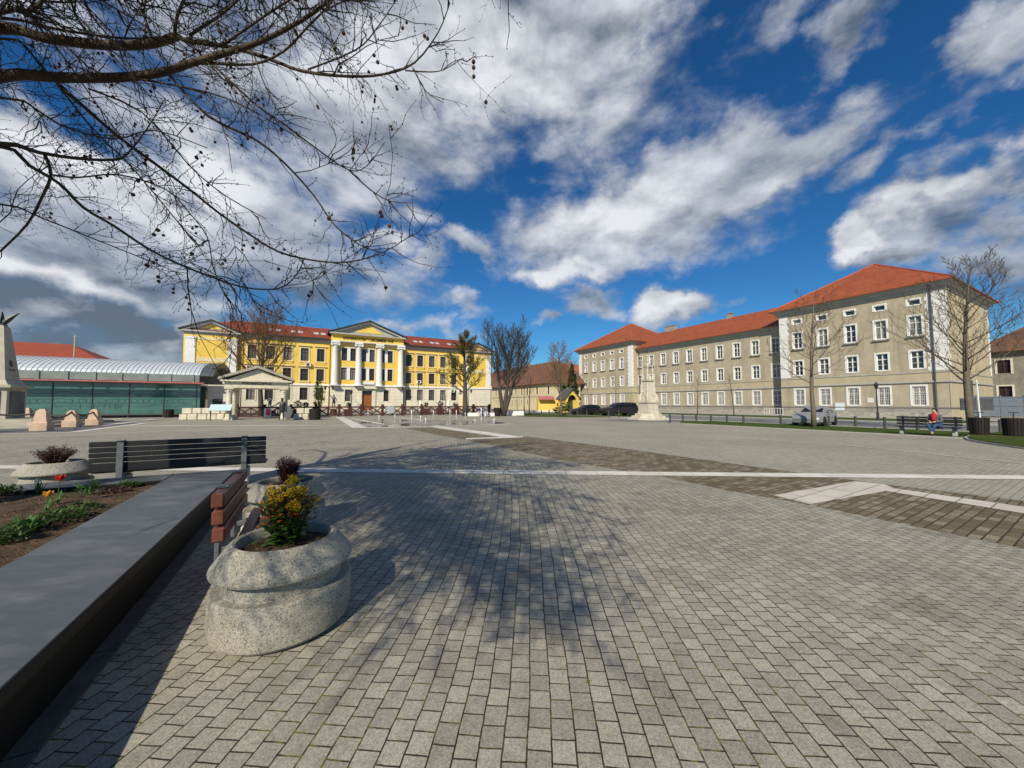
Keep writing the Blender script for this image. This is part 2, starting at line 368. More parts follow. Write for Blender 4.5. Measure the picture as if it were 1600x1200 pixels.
    def build(s, name, mats, parent=None, smooth=False, loc=None, rz=0):
        return link(name, s.mesh(name, mats, smooth), parent, loc, rz)
def link(name, me, parent=None, loc=None, rz=0):
    o = bpy.data.objects.new(name, me); C.objects.link(o)
    if parent: o.parent = parent
    if loc is not None: o.location = loc
    if rz: o.rotation_euler = (0, 0, rz)
    return o
def sharp(o, deg=35):
    me = o.data
    me.polygons.foreach_set('use_smooth', [True] * len(me.polygons))
    me.set_sharp_from_angle(angle=R(deg)); return o
def tag(o, label, cat, group=None, kind=None):
    if label: o['label'] = label
    if cat: o['category'] = cat
    if group: o['group'] = group
    if kind: o['kind'] = kind
    return o
def thing(name, label, cat, loc=(0, 0, 0), rz=0, group=None):
    o = bpy.data.objects.new(name, None); C.objects.link(o); o.empty_display_size = .3
    o.location = loc; o.rotation_euler = (0, 0, rz)
    return tag(o, label, cat, group)
def struct(name, mb, m, label=None):
    o = mb.build(name, m); o['kind'] = 'structure'
    if label: o['label'] = label; o['category'] = name.split('.')[0].replace('_', ' ')
    return o
def dup(o, loc=None, rz=None, label=None, parent=None):
    c = o.copy(); C.objects.link(c); c.parent = parent
    if loc is not None: c.location = loc
    if rz is not None: c.rotation_euler = (0, 0, rz)
    if label: c['label'] = label
    for ch in o.children: dup(ch, parent=c)
    return c
def text_mesh(body, size, ext, width=None, off=0.0):
    cu = bpy.data.curves.new('txt', 'FONT'); cu.body = body; cu.size = size; cu.extrude = ext; cu.offset = off; cu.align_x = 'CENTER'; cu.align_y = 'CENTER'
    o = bpy.data.objects.new('txt', cu); C.objects.link(o)
    me = bpy.data.meshes.new_from_object(o.evaluated_get(bpy.context.evaluated_depsgraph_get()))
    bpy.data.objects.remove(o); bpy.data.curves.remove(cu)
    xs = [v.co.x for v in me.vertices]
    if width:
        k = width / (max(xs) - min(xs))
        for v in me.vertices: v.co.x *= k
    for v in me.vertices: v.co = V((v.co.x, -v.co.z, v.co.y))       # stand it up, facing -y
    return me
# ------------------------------------------------------------ ground
m_plaza = m_rect('grey plaza paving', (.41, .38, .30), (.34, .315, .25), (.19, .17, .13), .21, .105, .006, 31)
m_brown = m_rect('old brown brick paving', (.165, .125, .075), (.40, .34, .25), (.06, .05, .03), .26, .115, .010, 31, patch=(.13, .10, .06, .8), big=(.7, .75, .55), bias=-.3)
m_white = m_rect('pale stone strip', (.74, .71, .63), (.62, .59, .52), (.30, .28, .24), .72, 3.0, .008, -3, off=0, big=(.85, .83, .78))
m_white2 = m_rect('pale stone slabs', (.72, .66, .57), (.60, .54, .45), (.22, .20, .17), .75, .36, .010, 31)
m_asph = M('road asphalt', (.20, .20, .195), (.16, .16, .155), 2, .9, .3, 120, c3=(.25, .245, .235))
m_kerb = M('kerb stone', (.42, .40, .36), (.32, .30, .27), 4, .85, .3, 60)
m_gr = m_grass(); m_pv = m_pavers()
m_wet = None
def sheet(name, pts, z, m, label=None):
    b = MB(); b.poly([(p[0], p[1], z) for p in pts]); return struct(name, b, m, label)
def strip(p, q, w):
    p, q = V(p), V(q); d = (q - p).normalized(); s = V((-d.y, d.x, 0)) * w / 2
    return [p - s, q - s, q + s, p + s]
b = MB(); b.poly([(-900, -300, 0), (900, -300, 0), (900, 1400, 0), (-900, 1400, 0)]); struct('ground', b, m_plaza)
near = [(1600, 858), (1469, 831), (1375, 812), (1262, 789), (1138, 767), (1040, 746), (972, 735.5), (872, 718), (804, 703.5), (728, 687.5), (679, 679), (632, 668.5)]
far = [(815, 681), (985, 702.5), (1110, 720), (1240, 738), (1397, 759), (1600, 783)]
nb = [G(*p) for p in near]; fb_ = [G(*p) for p in far]
sheet('pavement', [UW(6.95, -12)] + nb + [G(560, 668), UW(-38, 27), UW(-38, -12)][0:3], .004, m_pv)
sheet('pavement', [UW(6.95, -12, 0)] + nb + [G(632, 666)] + [G(700, 668), G(740, 673.5)] + fb_ + [UW(10.2, -12)], .0, m_brown) if False else None
bb = MB()
L1 = [UW(6.95, -12)] + nb; 
for i in range(len(L1) - 1): pass
ring = [UW(6.95, -12)] + nb + [G(672, 666.2)] + fb_ + [UW(10.3, -12)]
bb.poly([(p.x, p.y, .006) for p in ring][::-1]); struct('pavement', bb, m_brown)
sheet('pavement', [UW(10.3, -12), UW(45, -12), UW(45, 30)], -.5, m_plaza) if False else None
# pale stone strips
sheet('pavement', strip(G(150, 731.5), G(1750, 748), .46), .010, m_white)
sheet('pavement', strip(G(-300, 727), G(150, 731.5), .44), .010, m_white)
sheet('pavement', [G(1208, 774.5), G(1266, 788.5), G(1390, 767), G(1396, 763), G(1380, 757), G(1335, 752.5)], .010, m_white2)
sheet('pavement', [G(1380, 767.4), G(1600, 803.5), G(1800, 836), G(1800, 822), G(1600, 793), G(1397, 764)], .013, m_white2)
sheet('pavement', [G(669, 667), G(794, 684.5), G(817, 682.6), G(683, 665.2)], .010, m_white)
sheet('pavement', [G(728, 687), G(817, 683.6), G(817, 681.8), G(728, 685)], .013, m_white)
for k, (a, bq, w) in enumerate([((200, 665.8), (556, 664.4), .5), ((0, 678), (112, 675.8), .45), ((112, 675.8), (226, 661.5), .5), ((160, 665), (240, 655), .5), ((110, 664), (190, 654), .4),
                                ((530, 651.5), (562, 668.5), .9), ((548, 653.5), (600, 663), .35), ((562, 668.6), (675, 667.3), .7), ((675, 667.3), (800, 662.5), .5), ((600, 655), (780, 656.5), .45), ((810, 657.5), (960, 658), .5),
                                ((960, 658), (1100, 660.5), .35), ((1150, 684), (1300, 694), .08), ((1300, 694), (1600, 725), .10), ((620, 651.8), (660, 657), .4)]):
    sheet('pavement', strip(G(*a), G(*bq), w), .010 + .003 * (k % 3), m_white)
# darker plaza of the monument and around the column
m_dark = M('dark slab paving', (.17, .165, .155), (.12, .115, .11), 1.5, .8, .2, 50)
sheet('pavement', [G(0, 677), G(110, 675), G(220, 661), G(150, 655), G(-200, 655), G(-200, 690)], .006, m_dark)
sheet('pavement', [G(905, 657.3), G(1000, 659.5), G(1085, 660), G(1085, 657), G(985, 655)], .006, m_dark)
# fountain: wet slabs
m, q, b_ = base('wet stone', .1, .6)
p_ = q.n('ShaderNodeNewGeometry').outputs['Position']; nn = q.rng(q.noise(q.v('MULTIPLY', p_, (1, .6, 1)), .5, 5, .6), .44, .58)
q.put(b_.inputs['Base Color'], q.mix(nn, (.30, .29, .26), (.07, .06, .05))); q.put(b_.inputs['Roughness'], q.rng(nn, 0, 1, .55, .04))
q.put(b_.inputs['Normal'], q.bump(q.noise(p_, 3, 3), .12, .02)); m_wet = m
sheet('water', [G(562, 667.3), G(640, 667.3), G(700, 665.3), G(792, 661.5), G(772, 656.8), G(600, 655.6), G(540, 657)], .008, m_wet)
# right hand lawn strips, road, kerbs
def band(name, u0, u1, w0, w1, z, m): return sheet(name, [UW(u0, w0), UW(u1, w0), UW(u1, w1), UW(u0, w1)], z, m)
band('grass', 26.6, 32.6, 4.3, 19.5, .03, m_gr)
sheet('grass', [UW(26.6, 19.5), UW(32.6, 19.5), UW(33, 21), UW(29.5, 22)], .03, m_gr)
band('road', 33.2, 44.2, -30, 85, .006, m_asph)
band('grass', 44.6, 53.5, 8, 57, .06, m_gr)
band('pavement', 53.5, 62.2, -10, 80, .05, m_kerb)
b = MB()
for (u0, u1, w0, w1) in ((44.2, 44.6, -20, 75), (26.45, 26.6, 4.3, 19.5), (32.8, 33.2, -20, 60)):
    p = [UW(u0, w0), UW(u1, w0), UW(u1, w1), UW(u0, w1)]; b.prism([(a.x, a.y) for a in p], 0, .1 if u0 > 40 else .05)
struct('kerb', b, m_kerb)
isl = [(1506, 685), (1512, 688.5), (1530, 692), (1560, 696.5), (1600, 702), (1800, 725), (1800, 680), (1620, 677.5), (1560, 677.5), (1520, 680)]
c0 = sum((G(*p) for p in isl), V((0, 0, 0))) / len(isl)
b = MB(); b.prism([(G(*p).x, G(*p).y) for p in isl], 0, .07); struct('kerb', b, m_kerb)
b = MB(); b.prism([tuple((G(*p) + (c0 - G(*p)).normalized() * .12).xy) for p in isl], 0, .10); struct('grass', b, m_grass('dry grass', .8))
sheet('grass', [G(806, 650.3), G(830, 651.2), G(905, 652.2), G(985, 651), G(1000, 646.5), G(905, 645.8), G(815, 646)], .03, m_gr)
sheet('grass', [G(640, 645.6), G(760, 646), G(760, 645), G(640, 644.6)], .02, m_gr)
# small weeds between the setts
m_weed = m_leaf('weed leaves', (.10, .20, .02), (.2, .28, .05)); rr = random.Random(5)
b = MB()
for (px, py) in [(920, 1067)] * 7 + [(rr.uniform(500, 1500), rr.uniform(930, 1195)) for _ in range(60)]:
    g = G(px, py); big = (px, py) == (920, 1067)
    for k in range(3 if big else 2):
        c = g + V((rr.uniform(-.012, .012), rr.uniform(-.012, .012), .006)); a = rr.uniform(0, 6.3); s = rr.uniform(.005, .010) if big else rr.uniform(.002, .004)
        t = V((cos(a), sin(a), .5)) * s; u = V((-sin(a), cos(a), .1)) * s * .6
        b.quad(c - u * .3, c + t * .6 - u, c + t * 1.6, c + t * .6 + u)
o = b.build('weeds', m_weed); tag(o, 'tiny green weeds growing in the joints of the near setts', 'weeds', None, 'stuff')

# ------------------------------------------------------------ buildings
m_beige = m_plaster('weathered grey beige render', (.465, .40, .285), (.37, .315, .225), (.22, .19, .145), .7)
m_beige2 = m_plaster('pale beige render', (.50, .42, .28), (.43, .36, .24), (.27, .24, .19), .45)
m_socle = m_plaster('grey socle render', (.36, .33, .28), (.27, .25, .21), (.16, .15, .13), .5)
m_rubble = M('rubble stone base', (.46, .43, .36), (.28, .25, .20), 2.5, .9, .6, 12, c3=(.2, .18, .15), sc3=1.2)
m_wht = M('white painted render', (.80, .78, .74), (.70, .68, .63), 2, .8, .1, 30)
m_frz = M('grey cornice render', (.45, .43, .38), (.36, .34, .30), 1.2, .85, .1, 20)
m_red = m_tiles('new orange red roof tiles', (.41, .105, .036), (.30, .072, .028), (.21, .055, .028), .6)
m_redb = m_tiles('dark red roof tiles', (.33, .065, .03), (.25, .05, .026), (.16, .045, .03), .6)
m_oldt = m_tiles('old brown roof tiles', (.26, .115, .062), (.16, .072, .042), (.095, .065, .048), .8)
m_org = m_tiles('faded orange roof tiles', (.50, .17, .085), (.36, .11, .055), (.24, .12, .08), .7)
m_gls = m_glass('window glass', (.045, .05, .055)); m_cur = m_glass('curtained glass', (.30, .29, .26), .25, .5); m_half = m_glass('dim curtained glass', (.13, .125, .115), .15, .6); m_glb = m_glass('brownish window glass', (.05, .035, .03), .15, .6)
m_sill = M('grey sill', (.24, .225, .20), (.18, .17, .15), 3, .8)
m_pipe = M('zinc downpipe', (.085, .085, .085), (.06, .06, .06), 3, .55, spec=.5)
m_brwn = M('dark brown sash paint', (.10, .055, .04), (.07, .04, .03), 4, .6)
m_yel = m_plaster('yellow render', (.80, .56, .12), (.74, .50, .095), (.60, .42, .15), .35, .55, joints=(.25, .8))
m_yel2 = m_plaster('smooth yellow render', (.82, .58, .12), (.76, .53, .11), (.62, .46, .2), .3)
m_crm = m_plaster('cream rusticated render', (.76, .70, .56), (.66, .60, .47), (.45, .40, .30), .4, .62)
m_orn = M('cream ornament band', (.80, .70, .46), (.60, .46, .22), 5, .8, .3, 8)
m_dk = M('dark gutter metal', (.045, .042, .04), (.03, .03, .03), 3, .6)
m_door = m_wood('varnished orange brown door', (.34, .115, .035), (.22, .07, .02), .5, (8, 8, 1), 3)

def wall(mb, x0, x1, z0, z1, holes, y, depth=.3, mi=0, rmi=None):
    xs = sorted({x0, x1} | {a for h in holes for a in h[:2] if x0 < a < x1}); zs = sorted({z0, z1} | {a for h in holes for a in h[2:] if z0 < a < z1})
    for i in range(len(xs) - 1):
        for j in range(len(zs) - 1):
            cx, cz = (xs[i] + xs[i + 1]) / 2, (zs[j] + zs[j + 1]) / 2
            if any(h[0] < cx < h[1] and h[2] < cz < h[3] for h in holes): continue
            mb.quad((xs[i], y, zs[j]), (xs[i + 1], y, zs[j]), (xs[i + 1], y, zs[j + 1]), (xs[i], y, zs[j + 1]), mi)
    r = mi if rmi is None else rmi
    for a, b, c, d in holes:
        if a < x0 or b > x1 or c < z0 or d > z1: continue
        e = y + depth
        mb.quad((a, y, c), (a, y, d), (a, e, d), (a, e, c), r); mb.quad((b, y, d), (b, y, c), (b, e, c), (b, e, d), r)
        mb.quad((a, y, d), (b, y, d), (b, e, d), (a, e, d), r); mb.quad((a, y, c), (a, e, c), (b, e, c), (b, y, c), r)
def hip(mb, x0, x1, y0, y1, z, P, Q, mi=0, t=.12):
    # P, Q ridge ends; drawn as a closed solid with a thin eave edge
    e = [(x0, y0, z), (x1, y0, z), (x1, y1, z), (x0, y1, z)]; E = [(a, b, z + t) for a, b, c in e]
    mb.add(e + E + [P, Q], [(3, 2, 1, 0), (0, 1, 5, 4), (1, 2, 6, 5), (2, 3, 7, 6), (3, 0, 4, 7)] +
           ([(4, 5, 9, 8), (5, 6, 9), (6, 7, 8, 9), (7, 4, 8)] if abs(P[0] - Q[0]) > abs(P[1] - Q[1]) else [(4, 5, 8), (5, 6, 9, 8), (6, 7, 9), (7, 4, 8, 9)]), mi)
def ridges(parent, e, P, Q):
    x0, x1, y0, y1, z = e; b = MB()
    for a, c in (((x0, y0, z), P), ((x1, y0, z), P), ((x0, y1, z), Q), ((x1, y1, z), Q), (P, Q)):
        b.tube([a, c], .11, 6)
    b.build('ridge_tiles', M('ridge tiles', (.50, .13, .05), (.34, .07, .03), 2.5, .75), parent)
def win_white(w, h, sill, bars, transom=.34):
    mb = MB(); o = .18
    if sill != 2:
        mb.box(-w / 2 - o, -w / 2, -.04, 0, -h / 2 - .05, h / 2 + o); mb.box(w / 2, w / 2 + o, -.04, 0, -h / 2 - .05, h / 2 + o)
        mb.box(-w / 2, w / 2, -.04, 0, h / 2, h / 2 + o); mb.box(-w / 2, w / 2, -.05, 0, -h / 2 - .12, -h / 2)
    y = .22; fr = .07
    for a, b, c, d in ((-w / 2, -w / 2 + fr, -h / 2, h / 2), (w / 2 - fr, w / 2, -h / 2, h / 2), (-w / 2 + fr, w / 2 - fr, h / 2 - fr, h / 2), (-w / 2 + fr, w / 2 - fr, -h / 2, -h / 2 + fr)):
        mb.box(a, b, y - .04, y + .04, c, d)
    if h > 1.2:
        zt = h / 2 - h * transom
        mb.box(-.055, .055, y - .05, y + .03, -h / 2 + fr, h / 2 - fr); mb.box(-w / 2 + fr, -.055, y - .045, y + .03, zt - .045, zt + .045); mb.box(.055, w / 2 - fr, y - .045, y + .03, zt - .045, zt + .045)
        zz = -h / 2 + (h - h * transom) * .5
        for sx in (-1, 1): mb.box(min(sx * .055, sx * (w / 2 - fr)), max(sx * .055, sx * (w / 2 - fr)), y - .02, y + .02, zz - .02, zz + .02)
    if bars:
        for i in range(1, 7): mb.box(-w / 2 + w * i / 7 - .012, -w / 2 + w * i / 7 + .012, .03, .055, -h / 2, h / 2)
        for i in range(1, 7): mb.box(-w / 2, w / 2, .056, .075, -h / 2 + h * i / 7 - .012, -h / 2 + h * i / 7 + .012)
    if sill: mb.box(-w / 2 - .28, w / 2 + .28, -.2, 0, -h / 2 - .27, -h / 2 - .12, 1)
    g = MB(); g.box(-w / 2 + .01, w / 2 - .01, y + .05, y + .07, -h / 2 + .01, h / 2 - .01)
    return mb.mesh('window', [m_wht, m_sill]), g.mesh('pane', m_gls)
def win_brown(w, h, hood, pair=False):
    mb = MB(); o = .22
    mb.box(-w / 2 - o, -w / 2, -.07, 0, -h / 2 - .1, h / 2 + o, 1); mb.box(w / 2, w / 2 + o, -.07, 0, -h / 2 - .1, h / 2 + o, 1)
    mb.box(-w / 2, w / 2, -.07, 0, h / 2, h / 2 + o, 1)
    if hood: mb.box(-w / 2 - .42, w / 2 + .42, -.28, 0, h / 2 + .36, h / 2 + .5, 1); mb.box(-w / 2 - .3, w / 2 + .3, -.2, 0, -h / 2 - .26, -h / 2 - .1, 1); mb.box(-w / 2 - .24, w / 2 + .24, -.1, 0, -h / 2 - .62, -h / 2 - .26, 2)
    if pair: mb.box(-.28, .28, -.05, .2, -h / 2, h / 2, 3)
    y = .22; fr = .08
    for a, b, c, d in ((-w / 2, -w / 2 + fr, -h / 2, h / 2), (w / 2 - fr, w / 2, -h / 2, h / 2), (-w / 2 + fr, w / 2 - fr, h / 2 - fr, h / 2), (-w / 2 + fr, w / 2 - fr, -h / 2, -h / 2 + fr)):
        mb.box(a, b, y - .04, y + .04, c, d)
    mids = [0] if not pair else [-w / 4 - .14, w / 4 + .14]
    for mx in mids: mb.box(mx - .04, mx + .04, y - .05, y + .03, -h / 2 + fr, h / 2 - fr)
    mb.box(-w / 2 + fr, w / 2 - fr, y - .03, y + .02, h / 2 - h * .33, h / 2 - h * .33 + .07)
    g = MB(); g.box(-w / 2 + .01, w / 2 - .01, y + .05, y + .07, -h / 2 + .01, h / 2 - .01)
    return mb.mesh('window', [m_brwn, m_crm if not hood else m_orn, m_yel2, m_wht]), g.mesh('pane', m_glb)
wr_ = random.Random(12); pane_v = {}
def put_win(parent, meshes, x, y, z):
    o = link('window', meshes[0], parent, (x, y, z)); k = wr_.random(); me = meshes[1]
    if k < .38:
        key = (me.name, k < .16)
        if key not in pane_v: pane_v[key] = me.copy(); pane_v[key].materials[0] = m_cur if k < .16 else m_half
        me = pane_v[key]
    link('pane', me, o); return o

# ---- long beige building on the right
RB = thing('beige_building', 'long weathered beige building with orange red tiled roofs and white quoins, on the right', 'building', UW(62.2, 12.2), TH - R(90))
w3, w2, w1_, wg, wa = win_white(1.05, 2.25, 1, 0), win_white(1.05, 2.05, 0, 0), None, win_white(1.10, 2.2, 0, 1), win_white(1.05, .72, 2, 0)
wa = win_white(1.0, .62, 0, 0)
wings = ((-16.6, 0, 0, [-14.3, -11.3, -8.3, -5.4, -2.4], 15.3), (-63.7, -45.65, 0, [-60.9, -57.8, -54.8, -51.7, -48.7], 15.3), (-45.65, -16.6, 1.8, [-18.1 - 2.98 * k for k in range(10)][::-1], 13.5))
b = MB()
for x0, x1, y, xs, top in wings:
    holes = []
    for x in xs:
        rows = [(10.78, w3), (6.75, w2), (2.55, wg)] + ([(13.55, wa)] if top > 15 else [])
        for z, ms in rows:
            w, h = {w3: (1.05, 2.25), w2: (1.05, 2.05), wg: (1.10, 2.2), wa: (1.0, .62)}[ms]
            holes.append((x - w / 2, x + w / 2, z - h / 2, z + h / 2)); put_win(RB, ms, x, y, z)
    wall(b, x0, x1, 1.15, top, holes, y, .32, 0, 2)
    b.quad((x0, y - .06, .6), (x1, y - .06, .6), (x1, y - .06, 1.12), (x0, y - .06, 1.12), 3)
    b.quad((x0, y - .10, 0), (x1, y - .10, 0), (x1, y - .10, .6), (x0, y - .10, .6), 4)
    b.quad((x0, y - .10, .6), (x1, y - .10, .6), (x1, y - .06, .6), (x0, y - .06, .6), 4); b.quad((x0, y - .06, 1.12), (x1, y - .06, 1.12), (x1, y, 1.15), (x0, y, 1.15), 3)
    yb = 19.4 if top > 15 else 15
    b.quad((x0, yb, 0), (x0, y - .1, 0), (x0, y, top), (x0, yb, top), 1); b.quad((x1, y - .06, 0), (x1, yb, 0), (x1, yb, top), (x1, y, top), 1); b.quad((x1, yb, 0), (x0, yb, 0), (x0, yb, top), (x1, yb, top), 0)
b.build('wall', [m_beige, m_beige2, m_wht, m_socle, m_rubble], RB)
b = MB()
for x0, x1, y, xs, top in wings:      # string courses, cornices
    e = 0 if y else .0
    for z0, z1, d, mi in ((5.18, 5.32, .10, 0), (4.05, 4.25, .16, 0), (1.12, 1.22, .13, 1), (4.25, 5.18, .03, 2)):
        b.box(x0, x1, y - d, y - .001, z0, z1, mi)
        if x1 == 0: b.box(x1 + .001, x1 + d, y - d, 19.4, z0, z1, mi)
        if x0 == -63.7: b.box(x0 - d, x0 - .001, y - d, 19.4, z0, z1, mi)
        if x1 == -45.65: b.box(x1 + .001, x1 + d, y, 1.8 - d, z0, z1, mi)
    for z0, z1, d in ((top - .75, top - .35, .12), (top - .35, top - .05, .45), (top - .05, top + .1, .75)):
        xa, xb = (x0 - d, x1 + d) if not y else (x0, x1)
        b.box(xa, xb, y - d, y - .001, z0, z1, 0)
        if not y:
            b.box(x0 - d, x0 - .001, y, 19.4 + d, z0, z1, 0); b.box(x1 + .001, x1 + d, y, 19.4 + d, z0, z1, 0)
b.build('cornice', [m_frz, m_sill, m_beige2], RB)
for x0, x1, s in ((-1.55, 0, 1), (-16.6, -15.35, 0), (-46.9, -45.65, 0), (-63.7, -62.5, 1)):
    z = 5.4; k = 0; b = MB()
    while z < 14.4:
        i = .16 if k % 2 else 0
        a0, a1 = (x0 + i, x1) if x0 in (-1.55, -46.9) else (x0, x1 - i)
        if x0 == -1.55: a1 = 0.03
        if x0 == -46.9: a1 = -45.62
        b.box(a0, a1, -.035, -.002, z, z + .44)
        if x0 == -1.55: b.box(.002, .035, -.035, .45 + i * 3, z, z + .44); b.box(.002, .035, 18.9 - i * 2, 19.4, z, z + .44)
        if x0 == -46.9: b.box(-45.648, -45.615, 0, .35 + i, z, z + .44)
        z += .45; k += 1
    b.build('quoins', m_wht, RB)
b = MB(); ov = .95
hip(b, -16.6 - ov, ov, -ov, 19.4 + ov, 15.4, (-8.3, 9.2, 21.8), (-8.3, 10.4, 21.8)); rfa = b.build('roof', m_red, RB); ridges(rfa, (-16.6 - ov, ov, -ov, 19.4 + ov, 15.52), (-8.3, 9.2, 21.8), (-8.3, 10.4, 21.8))
b = MB(); hip(b, -63.7 - ov, -45.65 + ov, -ov, 19.4 + ov, 15.4, (-54.7, 9.2, 21.9), (-54.7, 10.4, 21.9)); rfb = b.build('roof', m_red, RB); ridges(rfb, (-63.7 - ov, -45.65 + ov, -ov, 19.4 + ov, 15.52), (-54.7, 9.2, 21.9), (-54.7, 10.4, 21.9))
b = MB(); hip(b, -45.6, -16.65, 1.8 - ov, 15.9, 13.6, (-45.6, 8.6, 18.0), (-16.65, 8.6, 18.3)); RBm = b.build('roof', m_red, RB)
b = MB(); b.box(-43.4, -41.0, 8.1, 9.1, 16.5, 18.9); b.box(-43.5, -40.9, 8.0, 9.2, 18.9, 19.05); b.build('chimney', m_socle, RBm)
b = MB(); b.box(-29.4, -28.5, 8.2, 9.0, 17, 18.9); b.box(-29.5, -28.4, 8.1, 9.1, 18.9, 19.0); b.build('chimney', m_socle, RBm)
b = MB(); b.tube([(-1.05, -.14, 0), (-1.05, -.14, 14.5), (-1.05, -.6, 15.2)], .085, 8); b.build('downpipe', m_pipe, RB)
b = MB(); b.tube([(-45.2, 1.66, 0), (-45.2, 1.66, 12.9), (-45.2, 1.1, 13.4)], .09, 8); b.build('downpipe', m_pipe, RB)
b = MB(); b.tube([(-46.2, -.9, 15.2), (-46.2, -.9, 17.2)], .03, 5); b.tube([(-46.6, -.9, 17), (-45.8, -.9, 17)], .02, 4); b.build('antenna', m_pipe, RB)
b = MB(); b.box(-10.25, -9.25, -.09, -.03, .75, 1.75); b.build('notice_board', M('pale notice', (.7, .74, .76), (.6, .64, .68), 6, .6), RB)
b = MB(); b.box(-6.95, -6.35, -.06, -.01, 1.75, 2.35); b.build('plaque', M('pale plaque', (.74, .72, .66), (.66, .64, .58), 6, .6), RB)

# ---- yellow university building
YB = thing('yellow_building', 'long yellow and cream neoclassical building with central pediment, white columns and dark red roof', 'building', UW(-17.6, 76.9), TH)
WL = [9.05, 11.7, 14.3, 17.0, 19.6]; WR = [35.9, 38.3, 40.8, 43.3, 45.8]
ya, yb_, yg = win_brown(1.25, 2.35, True), win_brown(1.25, 2.2, True), win_brown(1.25, 2.25, False)
yp, yp2, ygs = win_brown(2.5, 2.4, False, True), win_brown(2.5, 2.3, False, True), win_brown(1.0, 2.2, False)
b = MB()
for (x0, x1, y, xs) in ((0, 7.1, 0, []), (7.1, 21.3, .5, WL), (34.6, 47.65, .5, WR), (47.65, 54.8, 0, [])):
    hu = []; hg = []
    for x in xs:
        for z, ms, h in ((10.65, ya, 2.35), (6.95, yb_, 2.2)): put_win(YB, ms, x, y, z); hu.append((x - .625, x + .625, z - h / 2, z + h / 2))
        put_win(YB, yg, x, y - .1, 3.45); hg.append((x - .625, x + .625, 3.45 - 1.125, 3.45 + 1.125))
    wall(b, x0, x1, 5.2, 12.9, hu, y, .32, 0); wall(b, x0, x1, .9, 4.95, hg, y - .1, .42, 1)
    b.quad((x0, y - .2, 0), (x1, y - .2, 0), (x1, y - .2, .9), (x0, y - .2, .9), 2); b.quad((x0, y - .2, .9), (x1, y - .2, .9), (x1, y - .1, .9), (x0, y - .1, .9), 2)
xc = [22.6, 26.05, 29.5, 32.95]; hu = []; hg = []
for i in range(3):
    x = (xc[i] + xc[i + 1]) / 2
    for z, ms, h in ((11.0, yp, 2.4), (7.3, yp2, 2.3)): put_win(YB, ms, x, -.5, z); hu.append((x - 1.25, x + 1.25, z - h / 2, z + h / 2))
for x in (24.3, 31.3): put_win(YB, ygs, x, -.6, 3.2); hg.append((x - .5, x + .5, 2.1, 4.3))
hg.append((26.85, 28.65, 0.3, 4.2))
wall(b, 21.3, 34.6, 5.2, 13.3, hu, -.5, .32, 0); wall(b, 21.3, 34.6, .3, 4.95, hg, -.6, .42, 1); b.quad((21.3, -.7, 0), (34.6, -.7, 0), (34.6, -.7, .3), (21.3, -.7, .3), 2)
wall(b, 21.3, 34.6, 13.5, 14.75, [], -.5, 0, 3)
for x, y0, y1, z1 in ((21.3, -.5, 12, 14.8), (0, 0, 14, 13.5)): b.quad((x, y1, 0), (x, y0 - .1, 0), (x, y0, z1), (x, y1, z1), 3)
for x, y0, y1, z1 in ((7.1, 0, .5, 13.5), (34.6, -.5, 12, 14.8), (54.8, 0, 14, 13.5)): b.quad((x, y0 - .1, 0), (x, y1, 0), (x, y1, z1), (x, y0, z1), 3)
b.quad((47.65, .5, 0), (47.65, -.1, 0), (47.65, 0, 13.5), (47.65, .5, 13.5), 3)
b.build('wall', [m_yel, m_crm, m_socle, m_yel2], YB)
b = MB()
for (x0, x1, y) in ((-.0, 7.1, 0), (7.1, 21.3, .5), (21.3, 34.6, -.5), (34.6, 47.65, .5), (47.65, 54.8, 0)):
    b.box(x0, x1, y - .28, y - .001, 4.95, 5.1, 0); b.box(x0, x1, y - .16, y - .002, 5.1, 5.3, 0)
    if y == -.5:
        b.box(x0 - .001, x1, y - .9, y - .002, 13.3, 13.5, 2); b.box(x0, x1, y - .05, y - .002, 12.9, 13.3, 3)
        b.box(x0 - .3, x1 + .3, y - .7, y, 14.75, 15.0, 1)
    else:
        b.box(x0, x1, y - .06, y - .002, 12.9, 13.3, 1); b.box(x0 - (.4 if x0 in (0, 47.65) else 0), x1 + (.4 if y == 0 else 0), y - .45, y, 13.3, 13.55, 1)
for x0, x1 in ((1.7, 5.7), (49.2, 53.2)):      # blind panels of the end pavilions
    b.box(x0, x1, -.06, -.002, 12.1, 12.5, 3); b.box(x0, x1, -.06, -.002, 8.5, 9.2, 3)
b.build('moulding', [m_wht, m_frz, m_crm, m_orn], YB)
for x0, x1 in ((.25, 1.55), (5.75, 7.0), (47.8, 49.0), (53.4, 54.65)):
    b = MB(); b.box(x0, x1, -.14, -.003, 5.3, 12.2); b.box(x0 - .08, x1 + .08, -.22, -.003, 12.2, 12.55); b.box(x0 - .08, x1 + .08, -.2, -.003, 5.31, 5.65)
    b.build('pilaster', m_wht, YB)
for x in [21.95, 26.05, 29.85, 33.95]:
    c = MB(); T = Matrix.Translation((x, -1.0, 0))
    c.lathe([(.68, 5.1), (.68, 5.35), (.60, 5.45), (.58, 6.2), (.54, 9), (.46, 12.5), (.52, 12.62)], 20, 0, T)
    c.box(x - .78, x + .78, -1.72, -.5, 5.0, 5.12); c.box(x - .72, x + .72, -1.7, -.51, 12.95, 13.28)
    for sx in (-1, 1):
        Tq = Matrix.Translation((x + sx * .55, -1.05, 12.75)) @ Matrix.Rotation(R(90), 4, 'X'); c.lathe([(.26, -.55), (.26, .55)], 12, 0, Tq)
    c.box(x - .5, x + .5, -1.6, -.55, 12.62, 12.95)
    sharp(c.build('column', m_wht, YB))
b = MB(); hip(b, -.6, 55.4, -.1, 14.6, 13.56, (5.5, 7.2, 17.0), (50.5, 7.2, 17.0)); RF = b.build('roof', m_redb, YB)
b = MB()
